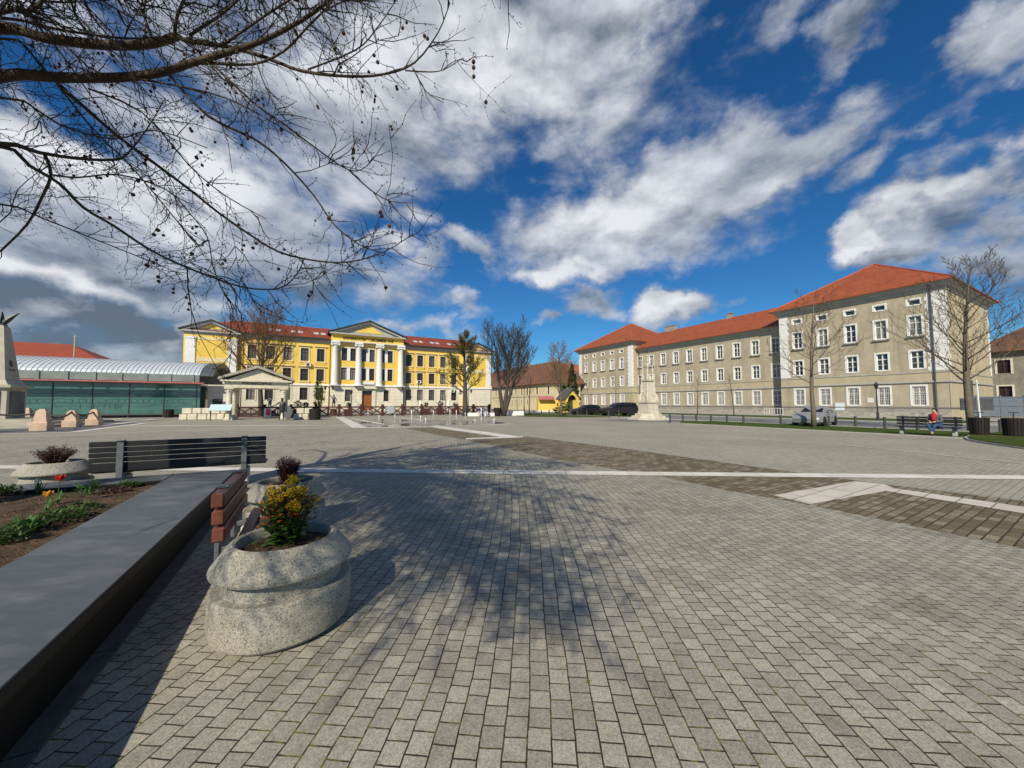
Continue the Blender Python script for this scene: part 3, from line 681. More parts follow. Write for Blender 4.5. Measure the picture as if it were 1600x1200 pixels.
for x in (11, 14.6, 18.4, 37.5, 41.2, 45.2):
    for d in (0, 1.2): b.add([(x + d, 2.6, 14.92), (x + d + .8, 2.6, 14.92), (x + d + .8, 3.9, 15.5), (x + d, 3.9, 15.5), (x + d, 2.6, 14.7), (x + d + .8, 2.6, 14.7), (x + d + .8, 3.9, 15.2), (x + d, 3.9, 15.2)], [(0, 1, 2, 3), (4, 5, 1, 0), (5, 6, 2, 1), (6, 7, 3, 2), (7, 4, 0, 3)])
b.build('skylights', M('pale skylight frames', (.6, .6, .58), (.4, .4, .4), 3, .3), RF)
def pediment(x0, x1, y, z, apex, depth, ov=.6):
    xm = (x0 + x1) / 2
    t = MB(); t.add([(x0, y + .25, z), (x1, y + .25, z), (xm, y + .25, apex - .35)], [(0, 1, 2)], 0)
    # yellow tympanum field and mouldings
    k = .42; t.add([(xm - (x1 - x0) * k * .5, y + .2, z + .45), (xm + (x1 - x0) * k * .5, y + .2, z + .45), (xm, y + .2, z + (apex - z) * .68)], [(0, 1, 2)], 1)
    t.build('pediment', [m_frz, m_yel2], YB)
    r = MB()
    for sx, xa in ((-1, x0 - ov), (1, x1 + ov)):
        za = z - .05; th = .28
        A0, A1 = (xa, za), (xm, apex)
        pts = [(A0[0], A0[1]), (A1[0], A1[1] - th), (A1[0], A1[1]), (A0[0], A0[1] + th * .8)]
        vs = [(a, y - ov, c) for a, c in pts] + [(a, y + depth, c) for a, c in pts]
        r.add(vs, [(0, 1, 2, 3), (7, 6, 5, 4), (0, 4, 5, 1), (1, 5, 6, 2), (2, 6, 7, 3), (3, 7, 4, 0)], 0)
        q = [(a * .97 + xm * .03, c + (.02 if i < 2 else -.02) - (th if i < 2 else th * .9) * .9) for i, (a, c) in enumerate(pts)]
        vs = [(a, y - ov * .5, c) for a, c in q] + [(a, y + .24, c) for a, c in q]
        r.add(vs, [(0, 1, 2, 3), (7, 6, 5, 4), (0, 4, 5, 1), (1, 5, 6, 2), (2, 6, 7, 3), (3, 7, 4, 0)], 1)
    o = r.build('gable_roof', [m_dk, m_wht], YB)
pediment(0, 7.1, 0, 13.55, 15.5, 7.0); pediment(47.65, 54.8, 0, 13.55, 15.5, 7.0); pediment(21.3, 34.6, -.5, 15.0, 17.9, 8)
b = MB()
for x0, x1 in ((7.1, 21.0), (34.9, 47.6)): b.box(x0, x1, -.35, .1, 13.56, 13.80)
b.build('gutter', m_dk, YB)
me = text_mesh('UNIVERSITATEA "1 DECEMBRIE 1918"', .74, .03, 9.4, .012); me.materials.append(M('black letters', (.03, .03, .03), (.02, .02, .02), 4, .5)); link('inscription', me, YB, (27.95, -.54, 14.1))
b = MB(); b.box(26.87, 28.63, -.35, -.29, .32, 3.25); b.box(26.87, 28.63, -.34, -.28, 3.25, 4.18, 1)
for k in (27.3, 28.2): b.box(k - .3, k + .3, -.38, -.35, .6, 1.6); b.box(k - .3, k + .3, -.38, -.35, 1.9, 3.0)
DR = b.build('door', [m_door, m_glb], YB); h = MB(); h.ball((27.85, -.42, 1.9), .05); h.build('handle', m_dk, DR)
b = MB(); b.box(26.2, 26.8, -.8, -.61, .3, 4.5); b.box(28.7, 29.3, -.8, -.61, .3, 4.5); b.box(25.9, 29.6, -1.2, -.61, 4.5, 4.9); b.build('door_surround', m_crm, YB)
b = MB(); b.box(26.9, 29.0, -1.1, -.35, 5.35, 5.9); 
for x, z in ((17.2, 8.5), (37.6, 5.9), (46.8, 4.1), (45.0, 4.1)): b.box(x, x + .85, -.05, .48, z, z + .6); b.box(x + .12, x + .6, -.07, -.05, z + .08, z + .52, 1)
b.build('air_conditioners', [m_wht, m_dk], YB)
for x in (7.25, 21.2, 34.75, 54.6):
    b = MB(); b.tube([(x, -.12 if x not in (21.2,) else .3, 0), (x, -.12 if x != 21.2 else .3, 13.3)], .07, 6); b.build('downpipe', m_dk, YB)
b = MB(); b.tube([(44, 7.2, 16.8), (44, 7.2, 20)], .03, 4); b.build('antenna', m_pipe, YB)

# ---- old cream building behind
OB = thing('cream_building', 'old two storey cream building under a huge brown tiled roof, behind the bare trees', 'building', UW(52, 74), TH - R(90))
b = MB(); holes = []
oc = win_brown(.95, 1.9, False); oc2 = win_brown(.75, 1.3, False)
for k, px in enumerate((775, 783, 800, 806, 815, 824, 839, 864)):
    t = (px - 800) / F; Z = 52 / (CU * t + SU); w = Z * (CU - SU * t); x = -(w - 74)
    if x > -1: x = -1.3
    for z, ms, ww, hh in ((5.0, oc, .95, 1.9), (2.1, oc2, .75, 1.3)): put_win(OB, ms, x, 0, z); holes.append((x - ww / 2, x + ww / 2, z - hh / 2, z + hh / 2))
m_cr = m_plaster('old cream render', (.66, .56, .36), (.58, .49, .31), (.40, .34, .24), .6)
wall(b, -46, 0, 0, 6.6, holes, 0, .3, 0)
h2 = []
for x in (3.2, 6.2): put_win_later = x; h2.append((x - .475, x + .475, 4.05, 5.95))
b.quad((0, 0, 0), (0, 9, 0), (0, 9, 6.6), (0, 0, 6.6), 0); b.build('wall', [m_cr], OB)
b = MB(); hip(b, -47, .8, -.8, 14, 6.6, (-45, 6.6, 13.2), (-6.2, 6.6, 13.2)); rf = b.build('roof', m_oldt, OB)
b = MB()
for x in (-9, -22, -34): b.box(x, x + 1.4, 6.2, 7.2, 12.6, 14)
b.build('chimney', m_socle, rf)
b = MB(); b.box(-46, 0, -.1, -.001, 3.45, 3.6); b.build('moulding', m_frz, OB)
OB2 = thing('orange_roofed_building', 'building with faded orange tiled roof between the dark conifer and the cream building', 'building', UW(56, 83), TH)
b = MB(); b.box(0, 22, 0, 10, 0, 6.8); b.build('wall', m_cr, OB2)
b = MB(); hip(b, -.8, 22.8, -.8, 10.8, 6.8, (3.5, 5, 13.6), (19, 5, 13.6)); rf = b.build('roof', m_org, OB2)
b = MB(); b.box(6, 7.3, 4.5, 5.6, 13, 14.6); b.box(12, 13.3, 4.5, 5.6, 13, 14.4); b.build('chimney', m_socle, rf)

# ---- red roofed house far left, building far right
LB = thing('red_roofed_house', 'low building with plain red hipped roof behind the glass pavilion', 'building', UW(-75, 95), TH)
b = MB(); b.box(0, 41.5, 0, 14, 0, 9.2); b.build('wall', m_cr, LB)
b = MB(); hip(b, -.8, 42.3, -.8, 14.8, 9.2, (7, 7, 12.9), (35.5, 7, 12.9)); rf = b.build('roof', M('plain red roof', (.34, .075, .035), (.27, .06, .03), 1.5, .8, .3, 6), LB)
b = MB(); b.box(22, 24, 1.8, 2.6, 10.55, 11.0); b.build('dormer', m_dk, rf)
p = A(115, 565, 64); AN = thing('antenna_mast', 'thin pale antenna mast rising behind the pavilion roof', 'antenna', (p.x, 64, 0))
b = MB(); b.tube([(0, 0, 0), (0, 0, 13.6)], .09, 6); b.ball((0, 0, 13.2), .18); b.build('pole', m_frz, AN)
FB = thing('brown_roofed_building', 'grey brown building under a brown roof at the far right edge', 'building', UW(95, 16), TH - R(90))
b = MB(); fh = []; fw = win_brown(1.3, 2.1, False)
for k in range(8):
    for z in (7.4, 3.3): x = 3.0 + k * 2.9; put_win(FB, fw, x, 0, z); fh.append((x - .65, x + .65, z - 1.05, z + 1.05))
wall(b, 0, 26, 0, 9.7, fh, 0, .3); b.quad((0, 12, 0), (0, 0, 0), (0, 0, 9.7), (0, 12, 9.7)); b.build('wall', m_plaster('dark rubble render', (.30, .27, .21), (.22, .20, .16), (.13, .12, .10), .7, sc=1.6), FB)
b = MB(); hip(b, -.8, 27, -.8, 12.8, 9.7, (5, 6, 14.4), (22, 6, 14.4)); b.build('roof', m_oldt, FB)
# steel gate by the corner
p = G(1487, 652); GT = thing('metal_gate', 'wide blue grey sheet metal gate with flat panels beside the beige corner', 'gate', (p.x + .3, p.y, 0), R(-1))
m_gate = M('blue grey sheet metal', (.135, .165, .195), (.11, .135, .165), 2, .55, .05, 20, spec=.5, c3=(.17, .16, .15))
for k in range(3):
    b = MB(); x = k * 2.75; b.box(x + .06, x + 2.69, -.04, .04, .12, 2.45)
    for z in (.12, 1.3, 2.39): b.box(x + .06, x + 2.69, -.09, -.041, z, z + .07)
    for dx in (.06, 2.62): b.box(x + dx, x + dx + .07, -.09, -.041, .19, 2.39)
    b.build('panel', m_gate, GT)
for k in range(4): b = MB(); b.box(k * 2.75 - .06, k * 2.75 + .06, -.08, .08, 0, 2.62); b.build('post', m_gate, GT)
# ------------------------------------------------------------ glass pavilion with vaulted metal roof
PV = thing('glass_pavilion', 'long glass exhibition pavilion with ribbed silver barrel roof and red edge beam', 'pavilion', UW(-36, 58.5), TH)
LP = 24.4
m_zinc = M('ribbed zinc roof', (.72, .74, .75), (.62, .64, .65), 2, .5, .05, 20, metal=.35, spec=.5)
m_fas = M('grey green fascia', (.24, .27, .24), (.17, .20, .175), 1.2, .5, metal=.2, spec=.5)
m_tq = m_glass('turquoise glass', (.085, .22, .19), .10, .9)
m_redp = M('red painted beam', (.50, .16, .14), (.42, .12, .11), 2, .5)
def arc(k, N=18, r=0.0):
    a = pi * (1 - k / N) * .86 + pi * .07; cx, rz_, rr_ = 6.6, 2.7 + r, 7.2 + r
    return cx + rr_ * cos(a), 5.0 + rz_ * (sin(a) - sin(pi * .07)) 
b = MB()
for k in range(18):
    (y0, z0), (y1, z1) = arc(k), arc(k + 1)
    b.quad((0, y0, z0), (LP, y0, z0), (LP, y1, z1), (0, y1, z1)); b.quad((LP, y0, z0 - .45), (0, y0, z0 - .45), (0, y1, z1 - .45), (LP, y1, z1 - .45))
    b.quad((LP, y0, z0 - .45), (LP, y1, z1 - .45), (LP, y1, z1), (LP, y0, z0), 1); b.quad((0, y0, z0), (0, y1, z1), (0, y1, z1 - .45), (0, y0, z0 - .45), 1)
V0 = b.build('vault', [m_zinc, m_fas], PV)
b = MB(); x = .1
while x < LP:
    for k in range(12):
        (y0, z0), (y1, z1) = arc(k, 18, .07), arc(k + 1, 18, .07); (y2, z2), (y3, z3) = arc(k), arc(k + 1)
        b.quad((x, y0, z0), (x + .09, y0, z0), (x + .09, y1, z1), (x, y1, z1))
        b.quad((x, y2, z2), (x, y0, z0), (x, y1, z1), (x, y3, z3)); b.quad((x + .09, y0, z0), (x + .09, y2, z2), (x + .09, y3, z3), (x + .09, y1, z1))
    x += .40
b.build('seams', m_zinc, V0)
b = MB()
for k in range(18):      # end arch moulding
    (y0, z0), (y1, z1) = arc(k, 18, .1), arc(k + 1, 18, .1); (y2, z2), (y3, z3) = arc(k, 18, -.7), arc(k + 1, 18, -.7)
    for xx, s in ((LP + .1, 0), (LP + 1.3, 1)):
        q_ = [(xx, y0, z0), (xx, y1, z1), (xx, y3, z3), (xx, y2, z2)]; b.poly(q_ if not s else q_[::-1], 0)
    b.quad((LP + .1, y0, z0), (LP + 1.3, y0, z0), (LP + 1.3, y1, z1), (LP + .1, y1, z1)); b.quad((LP + 1.3, y2, z2), (LP + .1, y2, z2), (LP + .1, y3, z3), (LP + 1.3, y3, z3))
b.build('end_arch', M('dark zinc edge', (.13, .14, .145), (.10, .105, .11), 2, .5, metal=.3), PV)
b = MB(); b.box(0, LP, -.62, -.3, 4.25, 5.1); 
for k in range(12): b.box(.6 + k * 2.1, .85 + k * 2.1, -.70, -.62, 4.2, 5.15)
b.build('fascia', m_fas, PV)
b = MB(); b.box(-.5, LP + .6, -1.5, -.7, 4.02, 4.16); b.build('edge_beam', m_redp, PV)
b = MB(); b.box(0, LP, -.3, 13.5, 3.95, 4.02); b.build('ceiling', m_fas, PV)
b = MB(); b.box(0, LP, .2, .26, .45, 3.95); b.box(LP - .06, LP, .26, 10, .45, 3.95)
g = b.build('glass_wall', m_tq, PV)
b = MB()
for k in range(9): b.box(k * 3.0, k * 3.0 + .06, .12, .2, 0, 3.95)
b.box(0, LP, .05, .32, .30, .45); b.box(0, LP, .4, 12, 0, .3, 1); b.build('mullions', [m_pipe, m_dk], PV)
b = MB()      # the etched wall drawing seen on the glass: long low ruin and hill outlines
rr = random.Random(3); m_et = M('etched ruin drawing', (.045, .11, .10), (.06, .14, .13), 4, .5)
def sk(x0, x1, z, amp, th, hh=0):
    x = x0; zp = z
    while x < x1:
        dx = rr.uniform(.15, .5); z2 = z + rr.uniform(-amp, amp); b.add([(x, .17, zp), (x + dx, .17, z2), (x + dx, .17, z2 + th), (x, .17, zp + th), (x, .19, zp), (x + dx, .19, z2), (x + dx, .19, z2 + th), (x, .19, zp + th)], [(0, 1, 2, 3), (7, 6, 5, 4), (3, 2, 6, 7), (4, 5, 1, 0)]); x += dx; zp = z2
sk(9.5, 23.8, 2.1, .06, .10); sk(9.5, 23.5, 1.65, .05, .14); sk(9.5, 19, 2.75, .12, .05); sk(18.6, 24, 2.6, .2, .08); sk(12, 24, 1.35, .1, .05); sk(10, 24, 3.0, .1, .03)
for k in range(26): x = 9.8 + k * .52; h_ = rr.uniform(.1, .32); b.box(x, x + .12, .165, .185, 1.78, 1.78 + h_)
for k in range(8): x = 13 + rr.uniform(0, 6); b.box(x, x + .08, .165, .185, 1.1, 1.6)
b.build('etched_drawing', m_et, PV)
b = MB(); b.box(LP + .5, LP + 3.2, 1.6, 5.8, 0, 3.6); b.box(LP + .3, LP + 3.4, 1.4, 6.0, 3.6, 3.9); b.box(LP + 1.0, LP + 2.0, 1.52, 1.6, 0, 2.2, 1)
b.build('end_wall', [m_crm, m_dk], PV)

# ------------------------------------------------------------ small temple front
m_lime = M('pale limestone', (.68, .62, .48), (.55, .50, .38), 2.2, .85, .4, 16, c3=(.38, .34, .26), sc3=1.1)
p = G(350, 655.5); PO = thing('temple_portico', 'small cream temple portico with pediment on columns, lettered frieze', 'portico', UW(-7.1, 45.2), TH)
WP = 5.3
def cap_col(x, y):
    c = MB(); T = Matrix.Translation((x, y, 0))
    c.box(x - .36, x + .36, y - .36, y + .36, 0, .14); c.lathe([(.34, .14), (.34, .22), (.28, .3), (.27, 1.2), (.235, 2.55)], 16, 0, T)
    c.lathe([(.24, 2.55), (.28, 2.6), (.26, 2.68), (.33, 2.85), (.30, 2.9), (.40, 3.08)], 16, 0, T); c.box(x - .4, x + .4, y - .4, y + .4, 3.08, 3.18)
    for a in range(8): c.ball((x + .33 * cos(a * pi / 4), y + .33 * sin(a * pi / 4), 2.86 + .1 * (a % 2)), .07, 5, 3)
    return c
for x, y in ((.35, .4), (WP - .35, .4), (.35, 3.2), (WP - .35, 3.2)): sharp(cap_col(x, y).build('column', m_lime, PO))
b = MB(); b.box(-.05, WP + .05, 0, 3.6, 3.18, 3.45); b.box(-.02, WP + .02, .04, 3.56, 3.45, 3.82); b.box(-.35, WP + .35, -.3, 3.9, 3.82, 3.97); b.build('entablature', m_lime, PO)
b = MB(); b.add([(.1, .05, 3.97), (WP - .1, .05, 3.97), (WP / 2, .05, 5.1), (.1, .25, 3.97), (WP - .1, .25, 3.97), (WP / 2, .25, 5.1)], [(0, 1, 2), (5, 4, 3)]); b.build('tympanum', m_lime, PO)
b = MB()
for sx, xa in ((-1, -.5), (1, WP + .5)):
    pts = [(xa, 3.97), (WP / 2, 5.2), (WP / 2, 5.42), (xa, 4.15)]
    vs = [(a, -.38, c) for a, c in pts] + [(a, 4.0, c) for a, c in pts]
    b.add(vs, [(0, 1, 2, 3), (7, 6, 5, 4), (0, 4, 5, 1), (1, 5, 6, 2), (2, 6, 7, 3), (3, 7, 4, 0)])
    for k in range(13):
        y = -.3 + k * .34; b.tube([(xa, y, 4.18), (WP / 2, y, 5.45)], .05, 4)
b.build('roof', M('weathered stone roof', (.42, .38, .31), (.30, .27, .22), 3, .85), PO)
me = text_mesh('PRINCIPIA', .34, .015, 2.5); me.materials.append(m_dk); link('inscription', me, PO, (WP / 2, .01, 3.63))

# ruin blocks
def blocks(name, label, x0, y0, cols, rows, size, rz, m, seed):
    t = thing(name, label, 'stone wall', (x0, y0, 0), rz); r_ = random.Random(seed); b = MB()
    for j in range(rows):
        x = 0 if j == 0 else .25
        for i in range(cols - (j and 1)):
            w = size * r_.uniform(.85, 1.15); h = .58
            b.bbox(x + .02, x + w - .02, r_.uniform(0, .06), .7, j * .6, j * .6 + h, .06, 0); x += w
    b.build('blocks', m, t); return t
g_ = G(278, 656.5); blocks('block_wall', 'two course wall of large pale stone blocks left of the small temple portico', g_.x, g_.y, 6, 2, .80, R(14), m_lime, 1)
g_ = G(458, 656); blocks('block_wall', 'low broken wall of pale stone blocks right of the small temple portico', g_.x, g_.y, 3, 2, .68, R(20), m_lime, 2)
g_ = G(152, 650); blocks('stone_bench', 'long pale stone slab bench in front of the glass pavilion', g_.x, g_.y, 2, 1, 1.0, R(20), m_lime, 3)
g_ = G(208, 650); blocks('stone_block', 'single small pale stone cube in front of the glass pavilion', g_.x, g_.y, 1, 1, .62, R(20), m_lime, 4)
# information panel
g_ = G(325, 657); t = thing('information_panel', 'slanted pale blue information panel on dark legs beside the temple portico', 'sign', (g_.x, g_.y, 0), R(10))
m_ib = M('pale blue printed panel', (.36, .52, .55), (.46, .60, .62), 9, .5)
b = MB(); b.add([(0, 0, .95), (1.9, 0, .95), (1.9, .35, 1.55), (0, .35, 1.55), (0, .05, .92), (1.9, .05, .92), (1.9, .4, 1.52), (0, .4, 1.52)], [(0, 1, 2, 3), (7, 6, 5, 4), (0, 4, 5, 1), (1, 5, 6, 2), (2, 6, 7, 3), (3, 7, 4, 0)]); b.build('panel', m_ib, t)
for x in (.08, 1.76): b = MB(); b.box(x, x + .06, .12, .2, 0, 1.1); b.build('leg', m_dk, t)
g_ = G(412, 653); t = thing('poster_stand', 'white A board with red poster standing under the portico', 'sign', (g_.x, g_.y, 0), R(8))
b = MB(); b.box(0, .75, 0, .03, .1, 1.1); b.box(.02, .07, .03, .06, 0, .1); b.box(.68, .73, .03, .06, 0, .1); b.build('board', m_wht, t)
b = MB(); b.box(.24, .66, -.02, -.001, .3, 1.0); b.build('poster', M('red poster', (.70, .10, .09), (.55, .06, .06), 6, .5), t)
g_ = G(604, 650); t = thing('grey_sign', 'grey metal board on a post in front of the brown timber fence', 'sign', (g_.x, g_.y, 0), R(8))
b = MB(); b.box(0, .95, 0, .05, .35, 1.25); b.build('board', M('grey board', (.33, .36, .37), (.28, .30, .31), 4, .5), t); b = MB(); b.box(.42, .52, .05, .1, 0, .5); b.build('post', m_pipe, t)

# ------------------------------------------------------------ obelisk monument, steps and chain posts
m_mon = M('weathered cream stone', (.50, .455, .35), (.38, .345, .27), 1.4, .85, .4, 14, c3=(.27, .25, .20), sc3=.8)
m_pk = M('salmon sandstone', (.66, .47, .33), (.54, .38, .27), 3, .85, .5, 20, c3=(.35, .28, .22), sc3=1.5)
m_brz = M('dark bronze', (.055, .06, .055), (.035, .04, .038), 6, .45, .2, 20, metal=.5, spec=.5)
o_ = A(9, 640, 26.0); MO = thing('obelisk', 'tall tapering cream stone obelisk on a stepped pedestal, topped with bronze wings, left edge', 'monument', (o_.x, 26.0, 0), TH)
# local: the near corner of the shaft sits at the origin; faces -y (towards the near right) and +x
b = MB()
def sq(x1, y0, half, z0, z1, half2=None):
    cx, cy = -1.05, 1.05; h2 = half if half2 is None else half2
    b.add([(cx - half, cy - half, z0), (cx + half, cy - half, z0), (cx + half, cy + half, z0), (cx - half, cy + half, z0), (cx - h2, cy - h2, z1), (cx + h2, cy - h2, z1), (cx + h2, cy + h2, z1), (cx - h2, cy + h2, z1)],
          [(3, 2, 1, 0), (4, 5, 6, 7), (0, 1, 5, 4), (1, 2, 6, 5), (2, 3, 7, 6), (3, 0, 4, 7)])
sq(0, 0, 1.2, 0, .55); sq(0, 0, 1.05, .55, 2.75); sq(0, 0, 1.3, 2.75, 2.92); sq(0, 0, 1.15, 2.92, 3.1, .95); sq(0, 0, .95, 3.1, 3.3, .85); sq(0, 0, .80, 3.3, 7.1, .36); sq(0, 0, .36, 7.1, 7.25, .28)
b.build('shaft', m_mon, MO)
b = MB(); b.box(-1.8, -.3, -.06, -.001, .8, 2.5); b.box(.001, .06, .3, 1.8, .8, 2.5); b.build('inscribed_panel', m_dark, MO)
b = MB(); b.box(-.40, -.30, .75, 1.35, 4.0, 4.1); b.ball((-.42, 1.05, 4.45), .24, 10, 8, 0, (.35, 1, 1.3)); b.build('wreath', m_brz, MO)
b = MB()
def wing(sx, lean):
    pts = []
    for k in range(8):
        s = k / 7; pts.append((-1.05 + sx * (.10 + .30 * s + lean * s * s), 1.05 + .1 * s, 7.2 + 1.1 * s))
    b.tube(pts, [.07, .12, .16, .17, .16, .12, .08, .02], 6)
wing(-1, .1); wing(1, .45); wing(.1, -.3); b.box(-1.3, -.8, .8, 1.3, 7.24, 7.36)
b.build('bronze_wings', m_brz, MO)
s_ = A(-5, 640, 26.0)
ST = thing('monument_steps', 'low grey stone steps around the obelisk behind the chain posts', 'steps', (o_.x, 26.0, 0), TH)
for k, (e, z0, z1) in enumerate(((3.4, 0, .18), (2.8, .18, .36), (2.2, .36, .54))):
    b = MB(); b.box(-3 - e, e, -e, 3 + e, z0 + .001 * k, z1); b.build('step', m_mon, ST)
posts = []
for i, (px, py, hh) in enumerate(((65, 673.5, 1.3), (112, 667.5, 1.15), (147, 664.5, 1.2), (42, 655.5, 1.2), (74, 651, 1.1), (100, 652, 1.1), (-25, 676, 1.3))):
    g_ = G(px, py); posts.append((g_, hh))
pl = ['nearest salmon stone post with cap groove, chain hung, left of its row', 'middle salmon stone post of the front row by the dark paving', 'rightmost salmon stone post at the end of the chain', 'salmon stone post close to the obelisk pedestal, half shaded',
      'small salmon stone post in the back row near the glass', 'dark shaded stone post furthest back in the chain ring', 'salmon stone post beyond the left edge of the ring']
pm = None
for i, (g_, hh) in enumerate(posts):
    t = thing('chain_post', pl[i], 'stone post', g_, TH, 'stone posts with chains around the obelisk')
    if pm is None:
        b = MB(); s = .36
        b.bbox(-s, s, -s, s, 0, .5, .03)
        b.add([(-.28, -.28, .5), (.28, -.28, .5), (.28, .28, .5), (-.28, .28, .5), (-.2, -.2, 1.1), (.2, -.2, 1.1), (.2, .2, 1.1), (-.2, .2, 1.1), (-.1, -.1, 1.24), (.1, -.1, 1.24), (.1, .1, 1.24), (-.1, .1, 1.24)],
              [(0, 1, 5, 4), (1, 2, 6, 5), (2, 3, 7, 6), (3, 0, 4, 7), (4, 5, 9, 8), (5, 6, 10, 9), (6, 7, 11, 10), (7, 4, 8, 11), (8, 9, 10, 11)])
        pm = b.mesh('block', m_pk)
    o = link('block', pm, t); o.scale = (1, 1, hh / 1.24)
def chain(a, b2, z, lab):
    b = MB(); pts = []
    for k in range(13):
        s = k / 12; p = a.lerp(b2, s); pts.append((p.x, p.y, z - 1.6 * s * (1 - s) * min(1, (b2 - a).length / 4)))
    b.tube(pts, .055, 5); o = b.build('chain', m_dk); tag(o, lab, 'chain', 'iron chains between the stone posts')
chain(posts[6][0], posts[0][0], 1.15, 'dark iron chain sagging from the left edge to the nearest stone post')
chain(posts[0][0], posts[1][0], 1.1, 'dark iron chain between the nearest and the middle stone post')
chain(posts[1][0], posts[2][0], 1.05, 'dark iron chain between the middle and the rightmost stone post')
chain(posts[3][0], posts[4][0], 1.1, 'dark iron chain between the two posts closest to the obelisk'); chain(posts[4][0], posts[5][0], 1.05, 'dark iron chain to the shaded stone post furthest back')

# ------------------------------------------------------------ ornate column monument
m_bar = M('cream carved stone', (.64, .59, .47), (.50, .45, .35), 2.5, .85, .6, 10, c3=(.33, .29, .22), sc3=1.4)
g_ = G(1009, 657.3); CM = thing('baroque_column', 'ornate cream baroque stone column with carved figures and cross on octagonal steps', 'monument', (g_.x + 1.15, g_.y + 2.4, 0), R(22)); CM.scale = (.60, .60, .98)
for k, (r0, z0, z1) in enumerate(((3.5, 0, .2), (2.9, .2, .4), (2.3, .4, .62))):
    b = MB(); b.lathe([(r0, z0 + .001 * k), (r0, z1 - .03), (r0 - .04, z1)], 8, 0, Matrix.Rotation(R(22.5), 4, 'Z')); b.build('step', m_bar, CM)
b = MB()
def sqz(h0, z0, h1, z1): b.add([(-h0, -h0, z0), (h0, -h0, z0), (h0, h0, z0), (-h0, h0, z0), (-h1, -h1, z1), (h1, -h1, z1), (h1, h1, z1), (-h1, h1, z1)], [(3, 2, 1, 0), (4, 5, 6, 7), (0, 1, 5, 4), (1, 2, 6, 5), (2, 3, 7, 6), (3, 0, 4, 7)])
sqz(1.22, .62, 1.22, .9); sqz(1.1, .9, 1.1, 1.7); sqz(1.22, 1.7, 1.28, 1.85); sqz(.95, 1.85, .62, 3.9); sqz(.6, 3.9, .55, 4.0); sqz(.78, 4.0, .82, 4.15); b.build('pedestal', m_bar, CM)
b = MB()
for sx in (-1, 1):
    for sy in (-1, 1):
        b.tube([(sx * 1.05, sy * 1.05, 1.85), (sx * 1.02, sy * 1.02, 2.2), (sx * .75, sy * .75, 2.7), (sx * .72, sy * .72, 3.2), (sx * .6, sy * .6, 3.85)], [.2, .24, .17, .15, .12], 7)
        b.ball((sx * .85, sy * .85, 2.1), .25, 7, 5)
rr = random.Random(8)
for k in range(46):
    z = rr.uniform(1.95, 3.9); h = .95 - (z - 1.85) * .16; a = rr.choice((0, 1, 2, 3)); s = rr.uniform(-h * .7, h * .7)
    p = [(s, -h), (s, h), (h, s), (-h, s)][a]; b.ball((p[0], p[1], z), rr.uniform(.06, .15), 5, 4)
b.build('carvings', m_bar, CM)
b = MB()
for sx, sy in ((-.55, -.55), (.55, -.55), (.55, .55), (-.55, .55)):   # four small figures round a pier
    b.lathe([(.2, 4.15), (.22, 4.3), (.14, 4.75), (.19, 5.05), (.07, 5.18), (.1, 5.28), (.09, 5.38), (.02, 5.44)], 8, 0, Matrix.Translation((sx, sy, 0)))
    b.tube([(sx, sy, 5.05), (sx * 1.35, sy * 1.2, 4.85), (sx * 1.2, sy * .9, 4.7)], .05, 5)
b.lathe([(.34, 4.15), (.2, 4.5), (.18, 5.3), (.42, 5.45), (.5, 5.55), (.2, 5.7), (.16, 6.0), (.3, 6.08), (.12, 6.2), (.06, 6.6)], 10)
for k in range(10): a = k * .63; b.ball((.42 * cos(a), .42 * sin(a), 5.6 + .1 * (k % 3)), .12, 5, 4)
b.ball((0, 0, 6.68), .13, 8, 6); b.build('figures', m_bar, CM)
b = MB(); b.box(-.03, .03, -.03, .03, 6.78, 7.5); b.box(-.2, .2, -.029, .029, 7.15, 7.22); b.build('cross', m_dk, CM)

# ------------------------------------------------------------ trees
def grow(segs, p, d, L, r, lvl, maxl, g, P):
    n_ = P.get('n', 5); pts = [p.copy()]; rs = [r]; d = d.normalized(); rt = r * P.get('tip', .45)
    for k in range(n_):
        d = (d + V((g.uniform(-1, 1), g.uniform(-1, 1), g.uniform(-1, 1))) * P['wob'] + V((0, 0, P['up'])) * (.5 if lvl else 0)).normalized()
        pts.append(pts[-1] + d * (L / n_)); rs.append(r + (rt - r) * (k + 1) / n_)
    segs.append((lvl, pts, rs))
    if lvl >= maxl: return
    nc = P['nc'][min(lvl, len(P['nc']) - 1)]; t0 = P.get('t0', .3) if lvl == 0 else .22; a0 = g.uniform(0, 6.3)
    for i in range(nc):
        t = t0 + (1 - t0) * (i + g.uniform(.1, .9)) / nc; k = min(int(t * n_), n_ - 1); f = t * n_ - k
        q = pts[k].lerp(pts[k + 1], f); dd = (pts[k + 1] - pts[k]).normalized()
        a0 += 2.4 + g.uniform(-.4, .4); o = dd.orthogonal().normalized(); s = dd.cross(o)
        side = o * cos(a0) + s * sin(a0); an = R(P['ang'][min(lvl, len(P['ang']) - 1)] + g.uniform(-12, 12))
        nd = dd * cos(an) + side * sin(an)
        sh = P['shape'](t) if lvl == 0 else (1.05 - .55 * t)
        grow(segs, q, nd, L * P['lr'][min(lvl, len(P['lr']) - 1)] * sh * g.uniform(.75, 1.2), max(P['rmin'], (r + (rt - r) * t) * P['rr']), lvl + 1, maxl, g, P)
